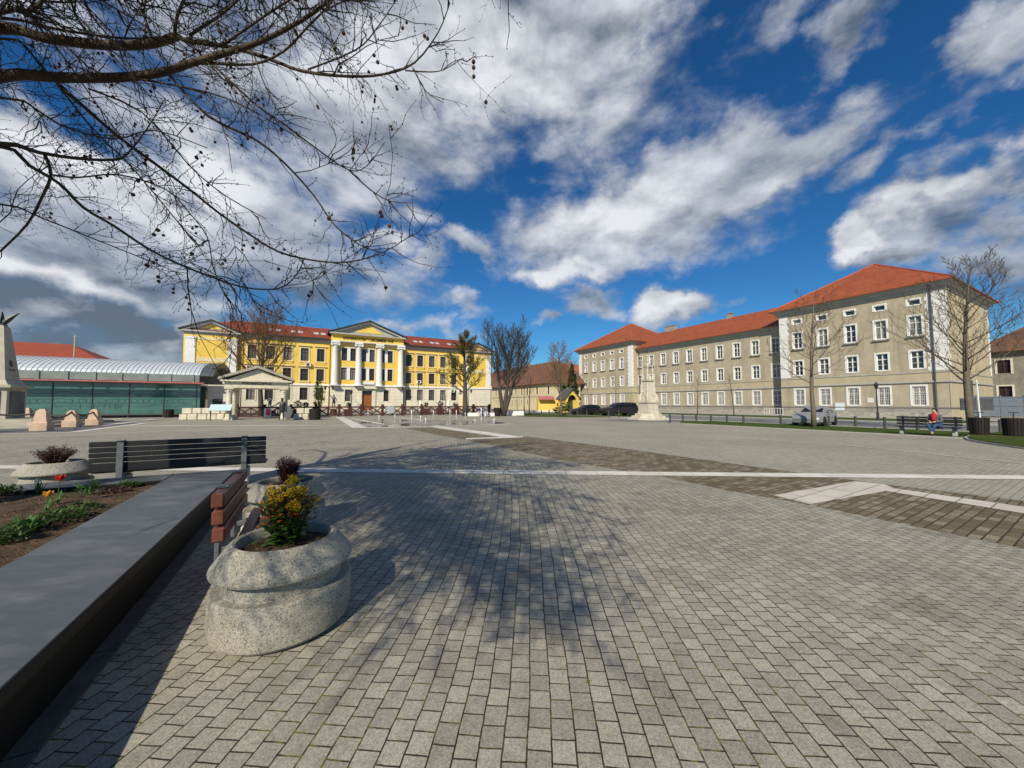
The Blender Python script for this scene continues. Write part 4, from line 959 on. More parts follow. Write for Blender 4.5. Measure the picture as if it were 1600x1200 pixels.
def make_tree(name, label, cat, loc, H, rad, P, seed, bark, twig, group=None, maxl=3, leaf=None, stems=None, leafn=0, leafs=.1, leafz=(0, 99)):
    t = thing(name, label, cat, loc, 0, group); g = random.Random(seed); segs = []
    for (dx, dy, fr) in (stems or [(0, 0, 1)]):
        grow(segs, V((dx * .05, dy * .05, -.05)), V((dx, dy, 1)), H * fr, rad * (fr if stems else 1), 0, maxl, g, P)
    a, c = MB(), MB()
    for lvl, pts, rs in segs:
        if lvl == 0 or (lvl == 1 and maxl > 2): a.tube(pts, rs, 8 if lvl == 0 else 5)
        else: c.tube(pts, rs, 3, cap=False)
    a.build('trunk', bark, t, True); cr = c.build('crown', twig, t, True)
    if leaf:
        b = MB(); tips = [s for s in segs if s[0] >= maxl - 1]
        for _ in range(leafn):
            s = g.choice(tips); q = g.choice(s[1])
            if not (leafz[0] < q.z < leafz[1]): continue
            q = q + V((g.gauss(0, .12), g.gauss(0, .12), g.gauss(0, .12))); u = V((g.uniform(-1, 1), g.uniform(-1, 1), g.uniform(-1, 1))).normalized() * leafs; w = u.orthogonal().normalized() * leafs * .6
            b.quad(q - u, q - w, q + u, q + w)
        b.build('leaves', leaf, t)
    return t
m_b1 = m_bark('grey brown bark', (.20, .165, .12), (.12, .10, .075)); m_t1 = m_bark('grey brown twigs', (.13, .105, .08), (.09, .072, .055))
m_b2 = m_bark('dark bark', (.10, .085, .07), (.06, .052, .045)); m_t2 = m_bark('dark twigs', (.085, .072, .06), (.06, .05, .042))
m_t3 = m_bark('orange brown twigs', (.22, .125, .05), (.14, .08, .04))
PT = dict(wob=.06, up=.16, nc=[32, 11, 7, 4], ang=[56, 42, 40], lr=[.48, .42, .42], shape=lambda t: 1.25 - .95 * t, rr=.36, rmin=.013, n=7, t0=.26, tip=.12)
def lg(px, py): g_ = G(px, py); return (g_.x, g_.y, 0)
make_tree('bare_tree', 'tall bare tree with pale trunk beside the dark slatted bins, right edge', 'tree', lg(1519, 674.5), 9.6, .185, PT, 21, m_b1, m_t1)
PT2 = dict(PT, nc=[20, 9, 6, 4], lr=[.50, .42, .42], t0=.34)
make_tree('bare_tree', 'bare tree with strong upswept limbs in the lawn strip before the silver car', 'tree', lg(1272, 668), 8.6, .155, PT2, 33, m_b1, m_t1)
PS = dict(wob=.05, up=.2, nc=[14, 6, 4], ang=[48, 40], lr=[.36, .45], shape=lambda t: 1.2 - .8 * t, rr=.35, rmin=.012, n=6, t0=.42, tip=.2)
for i, (px, py, H, lab) in enumerate(((1147, 651, 5.2, 'thin young bare tree in front of the middle wing, nearer the right tower'), (1090, 649.5, 5.2, 'thin young bare tree in front of the middle wing, right of the baroque column'),
                                     (962, 645, 6.5, 'thin young bare tree right behind the black pickup'), (921, 644.5, 6.0, 'slim bare young tree behind the black hatchback'))):
    make_tree('young_tree', lab, 'tree', lg(px, py), H, .07, PS, 40 + i, m_b2, m_t2, 'young trees before the beige building', 2)
PB = dict(wob=.07, up=.25, nc=[16, 11, 9, 5], ang=[42, 42, 42], lr=[.46, .5, .5], shape=lambda t: 1.15 - .6 * t, rr=.42, rmin=.02, n=7, t0=.32, tip=.25)
make_tree('bare_tree', 'large dark bare tree with forked trunk beside the yellow building end', 'tree', lg(787, 650.2), 10.4, .30, PB, 52, m_b2, m_t2, None, 3, stems=[(-.22, 0, 1), (.06, .05, .98), (.26, -.1, .92)])
PG = dict(PT, nc=[26, 9, 6, 4], lr=[.40, .4, .42], t0=.28, rmin=.02)
make_tree('budding_tree', 'tree just coming into olive green leaf before the yellow building right end', 'tree', lg(727, 650.3), 10.2, .38, PG, 61, m_b2, m_t2, None, 3, m_leaf('olive buds', (.075, .075, .015), (.13, .12, .025)), None, 9000, .07)
PO2 = dict(wob=.08, up=.22, nc=[30, 13, 10, 4], ang=[48, 40, 40], lr=[.50, .46, .45], shape=lambda t: 1.3 - .85 * t, rr=.42, rmin=.022, n=8, t0=.22, tip=.12)
make_tree('bare_tree', 'big bare orange twigged tree behind the temple portico', 'tree', lg(408, 650), 13.5, .34, PO2, 72, m_b2, m_t3)
make_tree('bare_tree', 'spreading bare tree on the lawn left of the yellow arched gateway', 'tree', lg(877, 650.5), 9.0, .20, dict(PT, rmin=.018), 83, m_b1, m_t3)
make_tree('young_tree', 'young bare tree at the lawn edge in front of the cream building', 'tree', lg(827, 648.5), 5.8, .10, PS, 88, m_b1, m_t3, None, 2)
# evergreens
def evergreen(name, label, loc, H, rx, seed, m1, n_=2600, cone=True, ls=.22):
    t = thing(name, label, 'tree' if H > 2 else 'shrub', loc); g = random.Random(seed)
    b = MB(); b.tube([(0, 0, 0), (0, 0, H * .8)], [H * .02 + .02, .02], 6); b.build('trunk', m_b2, t)
    b = MB(); cl = [(g.uniform(0, 6.3), g.uniform(.05, 1), g.uniform(.5, 1)) for _ in range(60)]
    for _ in range(n_):
        a, s, k = g.choice(cl); z = H * (.08 + .92 * s) if cone else H * (.15 + .85 * s)
        r_ = rx * ((1 - s) ** .6 + .06) * k if cone else rx * sqrt(max(0, 1 - (2 * s - 1) ** 2) + .1) * k
        a += g.gauss(0, .25); r_ *= g.uniform(.5, 1.05)
        q = V((r_ * cos(a), r_ * sin(a), z + g.gauss(0, .03 * H))); u = V((g.uniform(-1, 1), g.uniform(-1, 1), g.uniform(-1, .6))).normalized() * ls * g.uniform(.5, 1.2); w = u.orthogonal().normalized() * ls * .4
        b.quad(q - u, q - w, q + u, q + w)
    b.build('foliage', m1, t); return t
m_dkg = m_leaf('dark conifer needles', (.018, .035, .016), (.035, .055, .022)); m_mg = m_leaf('mid green shrub leaves', (.05, .09, .02), (.09, .14, .03)); m_yg = m_leaf('yellow green leaves', (.16, .20, .02), (.24, .26, .04))
evergreen('conifer', 'dark evergreen conifer behind the yellow arched gateway', UW(50, 63.5, 0), 9.8, 1.9, 5, m_dkg, 4200, True, .28)
evergreen('conifer', 'shorter dark evergreen left of the tall conifer', UW(50, 66.3, 0), 5.6, 1.8, 6, m_dkg, 2600, True, .26)
evergreen('shrub', 'dark round clipped shrub before the yellow arched gateway', lg(884, 645.5), 1.9, 1.4, 7, m_mg, 1500, False, .12)
evergreen('shrub', 'small dark shrub on the lawn near the spreading bare tree', lg(871, 646.5), 1.0, .9, 8, m_dkg, 700, False, .1)
evergreen('columnar_tree', 'slim yellow green columnar tree in front of the cream ground floor', lg(497, 647), 5.2, .95, 9, m_yg, 2200, False, .11)
# yellow arched gateway kiosk
g_ = G(894, 644.2); t = thing('arched_gateway', 'small bright yellow gabled gateway with dark arch and grey roof', 'gateway', (g_.x, g_.y, 0), R(30))
b = MB(); hw = 1.75
pts = [(-hw, 0), (-1.0, 0)] + [(-1.0 * cos(a * pi / 8), 2.2 + 1.1 * sin(a * pi / 8)) for a in range(9)] + [(1.0, 0), (hw, 0), (hw, 2.6), (0, 4.3), (-hw, 2.6)]
N_ = len(pts)
top = [(-hw, 2.6)] + [(-hw + 2 * hw * k / 8, 2.6 + 1.7 * (1 - abs(k / 4 - 1))) for k in range(9)]
arch = [(-1.0 * cos(a * pi / 8), 2.2 + 1.1 * sin(a * pi / 8)) for a in range(9)]
for y in (0, 2.0):
    for k in range(8):
        a0, a1 = arch[k], arch[k + 1]; t0, t1 = (-hw + 2 * hw * k / 8, 2.6 + 1.7 * (1 - abs(k / 4 - 1))), (-hw + 2 * hw * (k + 1) / 8, 2.6 + 1.7 * (1 - abs((k + 1) / 4 - 1)))
        b.quad((a0[0], y, a0[1]), (a1[0], y, a1[1]), (t1[0], y, t1[1]), (t0[0], y, t0[1]))
    b.quad((-hw, y, 0), (-1, y, 0), (-1, y, 2.2), (-hw, y, 2.6)); b.quad((1, y, 0), (hw, y, 0), (hw, y, 2.6), (1, y, 2.2))
for x in (-hw, -1, 1, hw): b.quad((x, 0, 0), (x, 2, 0), (x, 2, 2.3 if abs(x) < 1.5 else 2.6), (x, 0, 2.3 if abs(x) < 1.5 else 2.6))
b.build('wall', m_yel2, t)
b = MB(); b.box(-1, 1, 1.0, 1.06, 0, 3.3); b.build('gate_panel', m_pipe, t)
b = MB()
for sx in (-1, 1):
    q_ = [(sx * (hw + .3), 2.35), (0, 4.35), (0, 4.55), (sx * (hw + .3), 2.55)]; vs = [(a, -.3, c) for a, c in q_] + [(a, 2.4, c) for a, c in q_]
    b.add(vs, [(0, 1, 2, 3), (7, 6, 5, 4), (0, 4, 5, 1), (1, 5, 6, 2), (2, 6, 7, 3), (3, 7, 4, 0)])
b.build('roof', m_pipe, t)
g_ = G(857, 643.8); t = thing('yellow_kiosk', 'bright yellow kiosk with red awning against the cream building', 'kiosk', (g_.x, g_.y, 0), R(10))
b = MB(); b.box(-2.0, 2.0, 0, 1.5, .4, 2.7); b.box(-2.05, 2.05, -.02, 1.52, 0, .4, 1); b.build('wall', [m_yel2, m_crm], t)
b = MB(); b.add([(-2.1, -1.0, 2.55), (1.0, -1.0, 2.55), (1.0, 0, 3.1), (-2.1, 0, 3.1), (-2.1, -1.0, 2.4), (1.0, -1.0, 2.4), (1.0, 0, 2.95), (-2.1, 0, 2.95)], [(0, 1, 2, 3), (7, 6, 5, 4), (4, 5, 1, 0), (1, 5, 6, 2), (3, 7, 4, 0)]); b.build('awning', m_redp, t)
# ------------------------------------------------------------ flower bed with black granite coping
m_gran = m_granite(); m_con = m_concrete(); m_soilm = m_soil()
FW = thing('flower_bed_wall', 'low flower bed wall with broad polished black granite coping, near left', 'wall', (0, 0, 0), TH)
b = MB()
for w0, w1 in ((-3, 8.3),): b.bbox(-1.91, -1.08, w0, w1, .33, .409, .008, 1); b.box(-1.902, -1.088, w0 + .008, w1 - .008, .4095, .42)  # slab edges take the black material: reflection of shaded paving put in colour
for u0, u1 in ((-15, -9), (-8.997, -5.2), (-5.197, -1.913)): b.bbox(u0, u1, 7.72, 8.3, .33, .409, .008, 1); b.box(u0 + .008, u1 - .012, 7.728, 8.292, .4095, .42)
m_gw = M('black granite cladding and shade-dark coping edge', (.010, .009, .008), (.006, .006, .005), 2, .5, .05, 30, spec=.2, c3=(.026, .022, .016), sc3=2.2)
b.build('coping', [m_gran, m_gw], FW)
b = MB(); b.box(-1.72, -1.14, -3, 8.22, 0, .33); b.box(-15, -1.72, 7.8, 8.22, 0, .33); b.build('cladding', m_gw, FW)
b = MB()
for k in range(14): b.box(-1.14, -1.03, -3 + k * .8, -3 + k * .8 + .79, 0, .025)
b.build('edging', M('dusty edging stone', (.12, .115, .10), (.08, .075, .065), 6, .9, .4, 60), FW)
from mathutils import noise as mn
b = MB(); N1, N2 = 90, 60
for i in range(N1 + 1):
    for j in range(N2 + 1):
        u = -13 + 11.15 * i / N1; w = -2.5 + 10.3 * j / N2; p = UW(u, w)
        e = min(1, (-1.9 - u) * 2, (7.72 - w) * 2) if True else 1
        z = .35 + .03 * max(0, e) + .035 * mn.fractal(V((u * 2.2, w * 2.2, 0)), 1, 2, 5) + .02 * mn.noise(V((u * 9, w * 9, 3)))
        b.v.append((p.x, p.y, z))
for i in range(N1):
    for j in range(N2):
        k = i * (N2 + 1) + j; b.f.append((k, k + N2 + 1, k + N2 + 2, k + 1)); b.m.append(0)
o = b.build('soil', m_soilm, None, True); o['kind'] = 'structure'

def leaf(b, p, d, L, W, up=V((0, 0, 1)), mi=0, curl=.25):
    d = d.normalized(); s = d.cross(up); s = s.normalized() if s.length > 1e-4 else d.orthogonal().normalized(); n_ = s.cross(d)
    m_ = p + d * L * .5 + n_ * L * curl * .3; e = p + d * L - n_ * L * curl * .3
    a, c = p + d * L * .28 + n_ * L * .06, p + d * L * .72 + n_ * L * .04
    b.add([p, a - s * W * .5, a + s * W * .5, m_, c - s * W * .42, c + s * W * .42, e], [(0, 1, 3), (0, 3, 2), (1, 4, 3), (2, 3, 5), (4, 6, 3), (3, 6, 5)], mi)
m_lg = m_leaf('glossy green leaves', (.03, .075, .012), (.075, .15, .02)); m_lred = m_leaf('bronze red leaves', (.30, .05, .010), (.42, .14, .02))
m_yf = M('yellow blossom', (.74, .56, .02), (.62, .30, .01), 60, .6); m_mar = m_leaf('maroon leaves', (.075, .018, .026), (.13, .035, .04)); m_mar2 = m_leaf('brown maroon leaves', (.085, .04, .035), (.15, .08, .055))
m_stem = M('green brown stems', (.08, .06, .025), (.05, .04, .02), 20, .8)

# planters
prof = [(r_ * .89, z_) for r_, z_ in [(.43, 0), (.43, .022), (.470, .024), (.494, .045), (.506, .10), (.506, .295), (.500, .310), (.488, .317), (.425, .317), (.422, .322), (.422, .428), (.428, .431), (.494, .433), (.505, .440), (.509, .456), (.503, .472), (.488, .49), (.402, .594), (.384, .613), (.362, .622), (.342, .614), (.332, .59), (.325, .50)]]
pmb = MB(); pmb.lathe(prof, 64, 0, None, False); pmb.add([(.37 * cos(k * pi / 32), .37 * sin(k * pi / 32), .001) for k in range(64)], [tuple(range(63, -1, -1))])
pme = pmb.mesh('bowl', m_con, True); pme.set_sharp_from_angle(angle=R(22))
smb = MB(); g = random.Random(4)
vs = [(0, 0, .565)]; fs = []
for r_ in range(1, 8):
    for k in range(28): vs.append((.292 * r_ / 7 * cos(k * pi / 14), .292 * r_ / 7 * sin(k * pi / 14), .56 + g.uniform(-.012, .012) - (.02 if r_ == 7 else 0)))
for k in range(28): fs.append((0, 1 + k, 1 + (k + 1) % 28))
for r_ in range(6):
    for k in range(28): fs.append((1 + r_ * 28 + k, 1 + r_ * 28 + 28 + k, 1 + r_ * 28 + 28 + (k + 1) % 28, 1 + r_ * 28 + (k + 1) % 28))
smb.add(vs, fs); sme = smb.mesh('soil', m_soilm, True)
def planter(u, w, lab, rz):
    t = thing('planter', lab, 'planter', UW(u, w, .006), rz, 'round concrete planters around the flower bed'); link('bowl', pme, t); link('soil', sme, t); return t
planter(-.11, 3.27, 'nearest round washed concrete planter holding yellow flowers', .3)
planter(-.20, 5.60, 'round concrete planter behind the brown bench, holding a maroon shrub', 1.7)
planter(-3.70, 9.28, 'round concrete planter beyond the flower bed, left of the black bench', 2.9)

def bush(name, label, loc, seed, stems, hgt, spread, leaf_m, L, nl, flowers=False, z0=.55, tw=.004, low=0.0):
    t = thing(name, label, 'plant', (loc.x, loc.y, z0)); g = random.Random(seed); S, Lf, Fl, Rd = MB(), MB(), MB(), MB()
    for i in range(stems):
        a = g.uniform(0, 6.28); rr_ = spread * sqrt(g.uniform(.03, 1)); tipz = hgt * (1 - .30 * (rr_ / spread) ** 2) * g.uniform(.72, 1.0)
        p0 = V((rr_ * .25 * cos(a), rr_ * .25 * sin(a), 0)); p1 = V((rr_ * .7 * cos(a), rr_ * .7 * sin(a), tipz * .6)); p2 = V((rr_ * cos(a + .2), rr_ * sin(a + .2), tipz))
        S.tube([p0, p1, p2], [tw * 1.4, tw, tw * .5], 4)
        for k in range(nl):
            s = low + (1 - low) * g.random() ** .8; q = (p0.lerp(p1, s * 2) if s < .5 else p1.lerp(p2, s * 2 - 1))
            b2 = g.uniform(0, 6.28); d = V((cos(b2), sin(b2), g.uniform(-.2, .8))); Lk = L * g.uniform(.6, 1.2) * (1.15 if s < .5 else .8)
            tgt = Rd if (flowers and s > .45 and g.random() < .42) else Lf
            leaf(tgt, q + d * Lk * .2 + V((g.gauss(0, L * .5), g.gauss(0, L * .5), g.gauss(0, L * .3))), d, Lk, Lk * .5)
        if flowers and tipz > hgt * .62 and g.random() < .62:
            for c_ in range(g.choice((1, 2, 2))):
                cc = p2 + V((g.gauss(0, .022), g.gauss(0, .022), g.uniform(-.05, .02)))
                for k in range(24):
                    Fl.ball(cc + V((g.gauss(0, .013), g.gauss(0, .013), g.gauss(0, .012))), g.uniform(.0035, .0065), 5, 3)
    S.build('stems', m_stem, t); Lf.build('leaves', leaf_m, t)
    if flowers: Fl.build('flowers', m_yf, t); Rd.build('bronze_leaves', m_lred, t)
    return t
bush('flowering_shrub', 'green shrub with yellow flower clusters growing in the nearest planter', UW(-.10, 3.28), 11, 58, .50, .185, m_lg, .062, 22, True)
bush('maroon_shrub', 'rounded maroon shrub in the planter behind the brown bench', UW(-.20, 5.60), 12, 60, .40, .16, m_mar, .034, 60, z0=.56, tw=.003)
bush('maroon_shrub', 'sparse brown maroon shrub in the planter left of the black bench', UW(-3.70, 9.28), 13, 60, .36, .26, m_mar2, .042, 34, z0=.56, low=.3)

# benches
m_blk = M('black painted slats', (.022, .021, .022), (.012, .012, .013), 8, .42, .1, 60, spec=.4); m_brk = M('grey cast bracket', (.14, .15, .16), (.10, .105, .11), 8, .55, .2, 50, spec=.4)
m_rw = m_wood('red brown varnished slats', (.22, .072, .038), (.11, .040, .026), .45, (2, 20, 20), 4); m_leg = M('pale concrete bench foot', (.50, .48, .43), (.40, .38, .34), 5, .85, .3, 50)
def bench(name, label, loc, rz, L, m_s, zs, thick, seat_z=.44, depth=.46, group=None, legs=(.16, .86), outset=.04):
    t = thing(name, label, 'bench', loc, rz, group)
    for z, h in zs:
        b = MB(); ty_ = .05 * (z - .4); b.bbox(0, L, -thick / 2 - ty_, thick / 2 - ty_, z, z + h, .012); b.build('back_slat', m_s, t)
    for k in range(4):
        b = MB(); y = .08 + k * depth / 4; b.bbox(0, L, y, y + depth / 4 - .02, seat_z - .04, seat_z, .008); b.build('seat_slat', m_s, t)
    for s in legs:
        x = L * s; b = MB(); top = zs[0][0] + zs[0][1]
        b.bbox(x - .045, x + .045, -thick / 2 - outset - .02, -thick / 2 - outset + .015, .25, top - .02, .006); b.bbox(x - .05, x + .05, -thick / 2 - outset - .03, thick / 2 - .02, top + .002, top + .022, .005)
        b.bbox(x - .03, x + .03, -.02, depth + .02, seat_z - .09, seat_z - .041, .005); b.build('bracket', m_brk, t)
        b = MB(); b.bbox(x - .07, x + .07, .02, .30, 0, seat_z - .09, .015); b.build('leg', m_leg, t)
    return t
bench('park_bench', 'black slatted bench seen from behind, beyond the end of the flower bed', UW(-3.2, 8.98), TH, 2.5, m_blk, [(.862, .09), (.768, .085), (.682, .078), (.594, .080), (.43, .154)], .045)
bench('park_bench', 'brown timber slatted bench between the two planters beside the granite wall', UW(-.58, 5.02), TH - R(90), 1.30, m_rw, [(.775, .115), (.640, .115), (.505, .115)], .085, legs=(.2, .8), outset=.0)
bench('park_bench', 'red brown timber bench cut by the left edge of the picture', UW(-6.95, 9.25), TH, 2.42, m_rw, [(.80, .1), (.68, .1), (.56, .1)], .07)
gb = G(1408, 679.5); BN = UW(26.9, 7.3)
RBN = bench('park_bench', 'long dark bench on the lawn strip where the person sits, right side', BN, TH + R(90) + pi, 2.35, m_blk, [(.83, .09), (.72, .085), (.62, .075), (.5, .09)], .045, legs=(.12, .88)) if False else None
# faces the plaza (-u): local +y = -u
RBN = bench('park_bench', 'long dark bench on the lawn strip where the person in red scarf sits', UW(27.9, 5.15), TH + R(90), 2.3, m_blk, [(.85, .09), (.74, .085), (.64, .075), (.52, .09)], .045, legs=(.10, .90))

# flowers in the bed
def stalk(b, p, h, r=.004, lean=(0, 0)): b.tube([p, p + V((lean[0] * .4, lean[1] * .4, h * .6)), p + V((lean[0], lean[1], h))], [r, r, r * .8], 5); return p + V((lean[0], lean[1], h))
m_redt = M('red tulip petals', (.75, .03, .012), (.55, .015, .01), 30, .45); m_yet = M('yellow orange tulip petals', (.80, .42, .02), (.75, .22, .02), 30, .45); m_whp = M('white petals', (.85, .84, .76), (.8, .75, .5), 30, .5)
m_tl = m_leaf('tulip leaves', (.05, .12, .03), (.10, .20, .05)); m_wd = m_leaf('dull green plants', (.035, .07, .014), (.09, .14, .03))
def tulip(label, px, py, h, m, sc=1.0):
    q = A(px, py, 1); base_ = None
    k = (0.37 + h - EYE) / (q.z - EYE); p = V((q.x * k, q.y * k, .37)); t = thing('tulip', label, 'flower', p); g = random.Random(px)
    b = MB(); e = stalk(b, V((0, 0, 0)), h, .0045, (.01, 0))
    for a in (0.3, 2.2, 4.4): leaf(b, V((0, 0, .01)), V((cos(a), sin(a), 1.6)), .20, .035, mi=0)
    b.build('stem', m_tl, t); b = MB()
    for k in range(6):
        a = k * pi / 3; L_ = .055 * sc; o = .34 if k % 2 else .22; d = V((cos(a) * o, sin(a) * o, 1)).normalized(); s = V((-sin(a), cos(a), 0)); r_ = V((cos(a), sin(a), 0)) * .016 * sc
        b.add([e, e + r_ + d * L_ * .4 - s * .02 * sc, e + r_ + d * L_ * .4 + s * .02 * sc, e + r_ * .9 + d * L_ + V((0, 0, 0))], [(0, 2, 3, 1)], 0)
        b.add([e + r_ * .9, e + r_ * 1.2 + d * L_ * .5 - s * .018 * sc, e + r_ * 1.2 + d * L_ * .5 + s * .018 * sc, e + r_ * 1.3 + d * L_ * 1.02], [(0, 2, 3, 1)], 0)
    b.ball(e + V((0, 0, .022 * sc)), .018 * sc, 8, 6, 0, (1, 1, 1.3)); b.build('petals', m, t); return t
tulip('open red tulip standing tallest in the flower bed', 92, 751, .30, m_redt, 1.3); tulip('yellow orange tulip left of and below the red one', 73, 776, .20, m_yet, 1.2)
q = G(62, 768, .40); t = thing('daffodils', 'small white daffodils with narrow leaves left of the red tulip', 'flower', (q.x, q.y, .38)); b = MB(); c = MB(); g = random.Random(2)
for k in range(10): a = g.uniform(0, 6.3); leaf(b, V((g.gauss(0, .02), g.gauss(0, .02), 0)), V((cos(a) * .5, sin(a) * .5, 1)), g.uniform(.14, .22), .012)
for k in range(3):
    e = stalk(b, V((g.gauss(0, .02), g.gauss(0, .02), 0)), .16 + .015 * k, .003, (g.uniform(-.05, .05), 0))
    for j in range(6): a = j * pi / 3; leaf(c, e, V((cos(a), -.4, sin(a))), .028, .016, V((0, -1, 0)))
b.build('leaves', m_tl, t); c.build('petals', m_whp, t)
def clump(label, px, py, h, r_, n_, m, seed, L=.06, w_=.4):
    q = G(px, py, .38); t = thing('leafy_plant', label, 'plant', (q.x, q.y, .36), 0, 'low plants in the flower bed'); g = random.Random(seed); b = MB()
    for k in range(n_):
        a = g.uniform(0, 6.3); rr_ = r_ * sqrt(g.random()); z = g.uniform(0, h) * (1 - .5 * rr_ / r_)
        leaf(b, V((rr_ * cos(a), rr_ * sin(a), z)), V((cos(a) * .6 + g.gauss(0, .4), sin(a) * .6 + g.gauss(0, .4), g.uniform(.1, 1.2))), L * g.uniform(.6, 1.3), L * w_)
    b.build('foliage', m, t)
clump('upright narrow leaved green plant right of the red tulip', 137, 773, .20, .07, 60, m_tl, 1, .14, .12)
clump('bushy low green plant below the red tulip, centre of the bed', 92, 812, .13, .22, 420, m_wd, 2, .05)
clump('broad leaved green plant nearest the granite coping', 40, 829, .13, .12, 90, m_tl, 3, .09, .45)
clump('small green plant at the left edge of the bed', 6, 845, .14, .14, 200, m_wd, 4, .06)
clump('low dark plant under the upright green one', 128, 795, .10, .16, 260, m_wd, 5, .045)
clump('reddish low plant near the far end of the bed', 180, 768, .07, .14, 160, m_mar2, 6, .05)
clump('small green tuft at the far corner of the bed', 200, 760, .09, .12, 190, m_wd, 7, .05)
clump('dark green clump at the left edge before the planter', 5, 772, .15, .15, 180, m_wd, 8, .07)
b = MB(); g = random.Random(9); c = MB()
for k in range(1500):
    u = -1.95 - abs(g.gauss(0, 2.2)); w = g.uniform(-1, 7.6); 
    if u < -9: continue
    p = UW(u, w, .385 + .02 * g.random()); a = g.uniform(0, 6.3)
    if g.random() < .45: leaf(b, p, V((cos(a), sin(a), g.uniform(.2, 1))), g.uniform(.02, .045), .014)
    else: leaf(c, p, V((cos(a), sin(a), g.uniform(-.1, .3))), g.uniform(.015, .05), .012)
tag(b.build('seedlings', m_wd), 'tiny green seedlings scattered over the dry soil', 'ground cover', None, 'stuff')
tag(c.build('dry_litter', M('dry leaf litter', (.34, .24, .13), (.20, .13, .07), 30, .9)), 'dry leaf litter scattered on the flower bed soil', 'litter', None, 'stuff')

# ------------------------------------------------------------ the plane tree overhead
m_bk = M('plane tree bark', (.105, .08, .055), (.055, .043, .032), 9, .9, .6, 40, c3=(.15, .135, .10), sc3=3.0, f3=.5); m_tw = M('dark twigs', (.085, .056, .040), (.055, .038, .029), 12, .85)
m_sb = M('brown seed balls', (.16, .085, .045), (.09, .05, .03), 60, .95, .8, 200)
TX, TY = -6.9, 3.4
FT = thing('plane_tree', 'bare plane tree with hanging seed balls whose branches reach in from the upper left', 'tree', (TX, TY, .36))
O = V((TX, TY, .36)); g = random.Random(77)
limb, twg, balls = MB(), MB(), []
def K(x, y): return (x * .4625, y * .4625)
BR = [  # (points in enlarged photo coordinates, start depth, end depth, start radius, end radius)
 ([(0, 95), (150, 128), (350, 152), (500, 150), (600, 122)], 3.4, 3.1, .050, .030),
 ([(600, 122), (640, 140), (760, 155), (900, 195), (1020, 240), (1180, 258), (1300, 250), (1400, 212), (1480, 110), (1520, 10)], 3.1, 2.5, .022, .003),
 ([(1370, 238), (1450, 243), (1500, 235), (1565, 195)], 2.5, 2.4, .006, .002), ([(1395, 230), (1440, 310), (1500, 348)], 2.5, 2.45, .005, .002),
 ([(0, 258), (200, 262), (400, 262), (540, 246), (640, 215), (760, 180), (880, 140), (1000, 80), (1090, 20), (1150, -40)], 3.2, 2.6, .046, .008),
 ([(690, 210), (850, 218), (960, 172), (1040, 90), (1110, 20), (1140, -30)], 2.9, 2.6, .012, .005),
 ([(0, 486), (130, 515), (260, 535), (380, 540), (430, 520), (500, 430), (560, 330)], 3.6, 3.2, .024, .002),
 ([(150, 240), (260, 340), (400, 462), (520, 550), (640, 640), (740, 720), (840, 790), (940, 850), (1060, 880), (1180, 885), (1300, 850), (1395, 790)], 3.3, 2.6, .019, .003),
 ([(560, 240), (700, 390), (860, 470), (960, 550), (1060, 660), (1130, 760), (1220, 830), (1300, 855)], 3.0, 2.5, .013, .003),
 ([(700, 200), (860, 350), (960, 420), (1080, 510), (1180, 575), (1240, 560), (1300, 480)], 2.9, 2.4, .010, .002), ([(1180, 575), (1250, 640), (1320, 680), (1410, 685)], 2.55, 2.4, .006, .002),
 ([(0, 495), (100, 560), (200, 620), (280, 700), (380, 760), (500, 840), (600, 890), (700, 930), (820, 970), (940, 975), (1000, 930), (1030, 870)], 3.5, 2.7, .018, .003),
 ([(150, 520), (172, 590), (140, 670), (90, 760), (0, 850)], 3.5, 3.6, .014, .008), ([(172, 590), (260, 600), (400, 590), (560, 640), (640, 720), (700, 800), (720, 900), (760, 1000), (800, 1036)], 3.4, 2.8, .009, .002),
 ([(0, 690), (150, 740), (300, 800), (500, 880), (620, 930)], 3.8, 3.2, .010, .003), ([(0, 60), (200, 100), (420, 130), (600, 120)], 3.7, 3.4, .014, .008),
 ([(590, 120), (600, 50), (640, -40)], 3.1, 3.1, .014, .010), ([(510, 120), (490, 60), (450, -40)], 3.1, 3.2, .008, .006), ([(640, 120), (760, 40), (840, -40)], 3.0, 2.8, .012, .008),
 ([(750, 155), (900, 50), (1010, -20)], 2.9, 2.7, .010, .007), ([(1040, 235), (1200, 170), (1270, 100), (1345, -10)], 2.6, 2.5, .007, .003), ([(0, 40), (80, 42), (130, 18), (170, -40)], 3.0, 3.0, .022, .012),
 ([(0, 130), (130, 210), (300, 420), (440, 560), (560, 700), (640, 800)], 3.0, 2.7, .010, .003), ([(0, 330), (200, 420), (380, 470), (520, 440), (700, 500)], 2.8, 2.5, .009, .003),
 ([(300, 300), (480, 380), (640, 560), (760, 660), (900, 740)], 3.2, 2.7, .009, .003), ([(0, 750), (60, 640), (160, 560)], 3.9, 3.6, .006, .003),
 ([(330, 150), (260, 60), (230, -40)], 3.2, 3.2, .010, .008), ([(860, 190), (900, 300), (960, 400), (1050, 440)], 2.8, 2.6, .006, .002), ([(420, 260), (600, 290), (760, 330), (900, 400), (1010, 470)], 3.0, 2.7, .009, .003),
]
def smooth(pts, rs, n_=3):
    out, ro = [], []
    for i in range(len(pts) - 1):
        p0, p1, p2, p3 = pts[max(i - 1, 0)], pts[i], pts[i + 1], pts[min(i + 2, len(pts) - 1)]
        for k in range(n_):
            s = k / n_; out.append(.5 * ((2 * p1) + (p2 - p0) * s + (2 * p0 - 5 * p1 + 4 * p2 - p3) * s * s + (3 * p1 - p0 - 3 * p2 + p3) * s ** 3)); ro.append(rs[i] + (rs[i + 1] - rs[i]) * s)
    out.append(pts[-1]); ro.append(rs[-1]); return out, ro
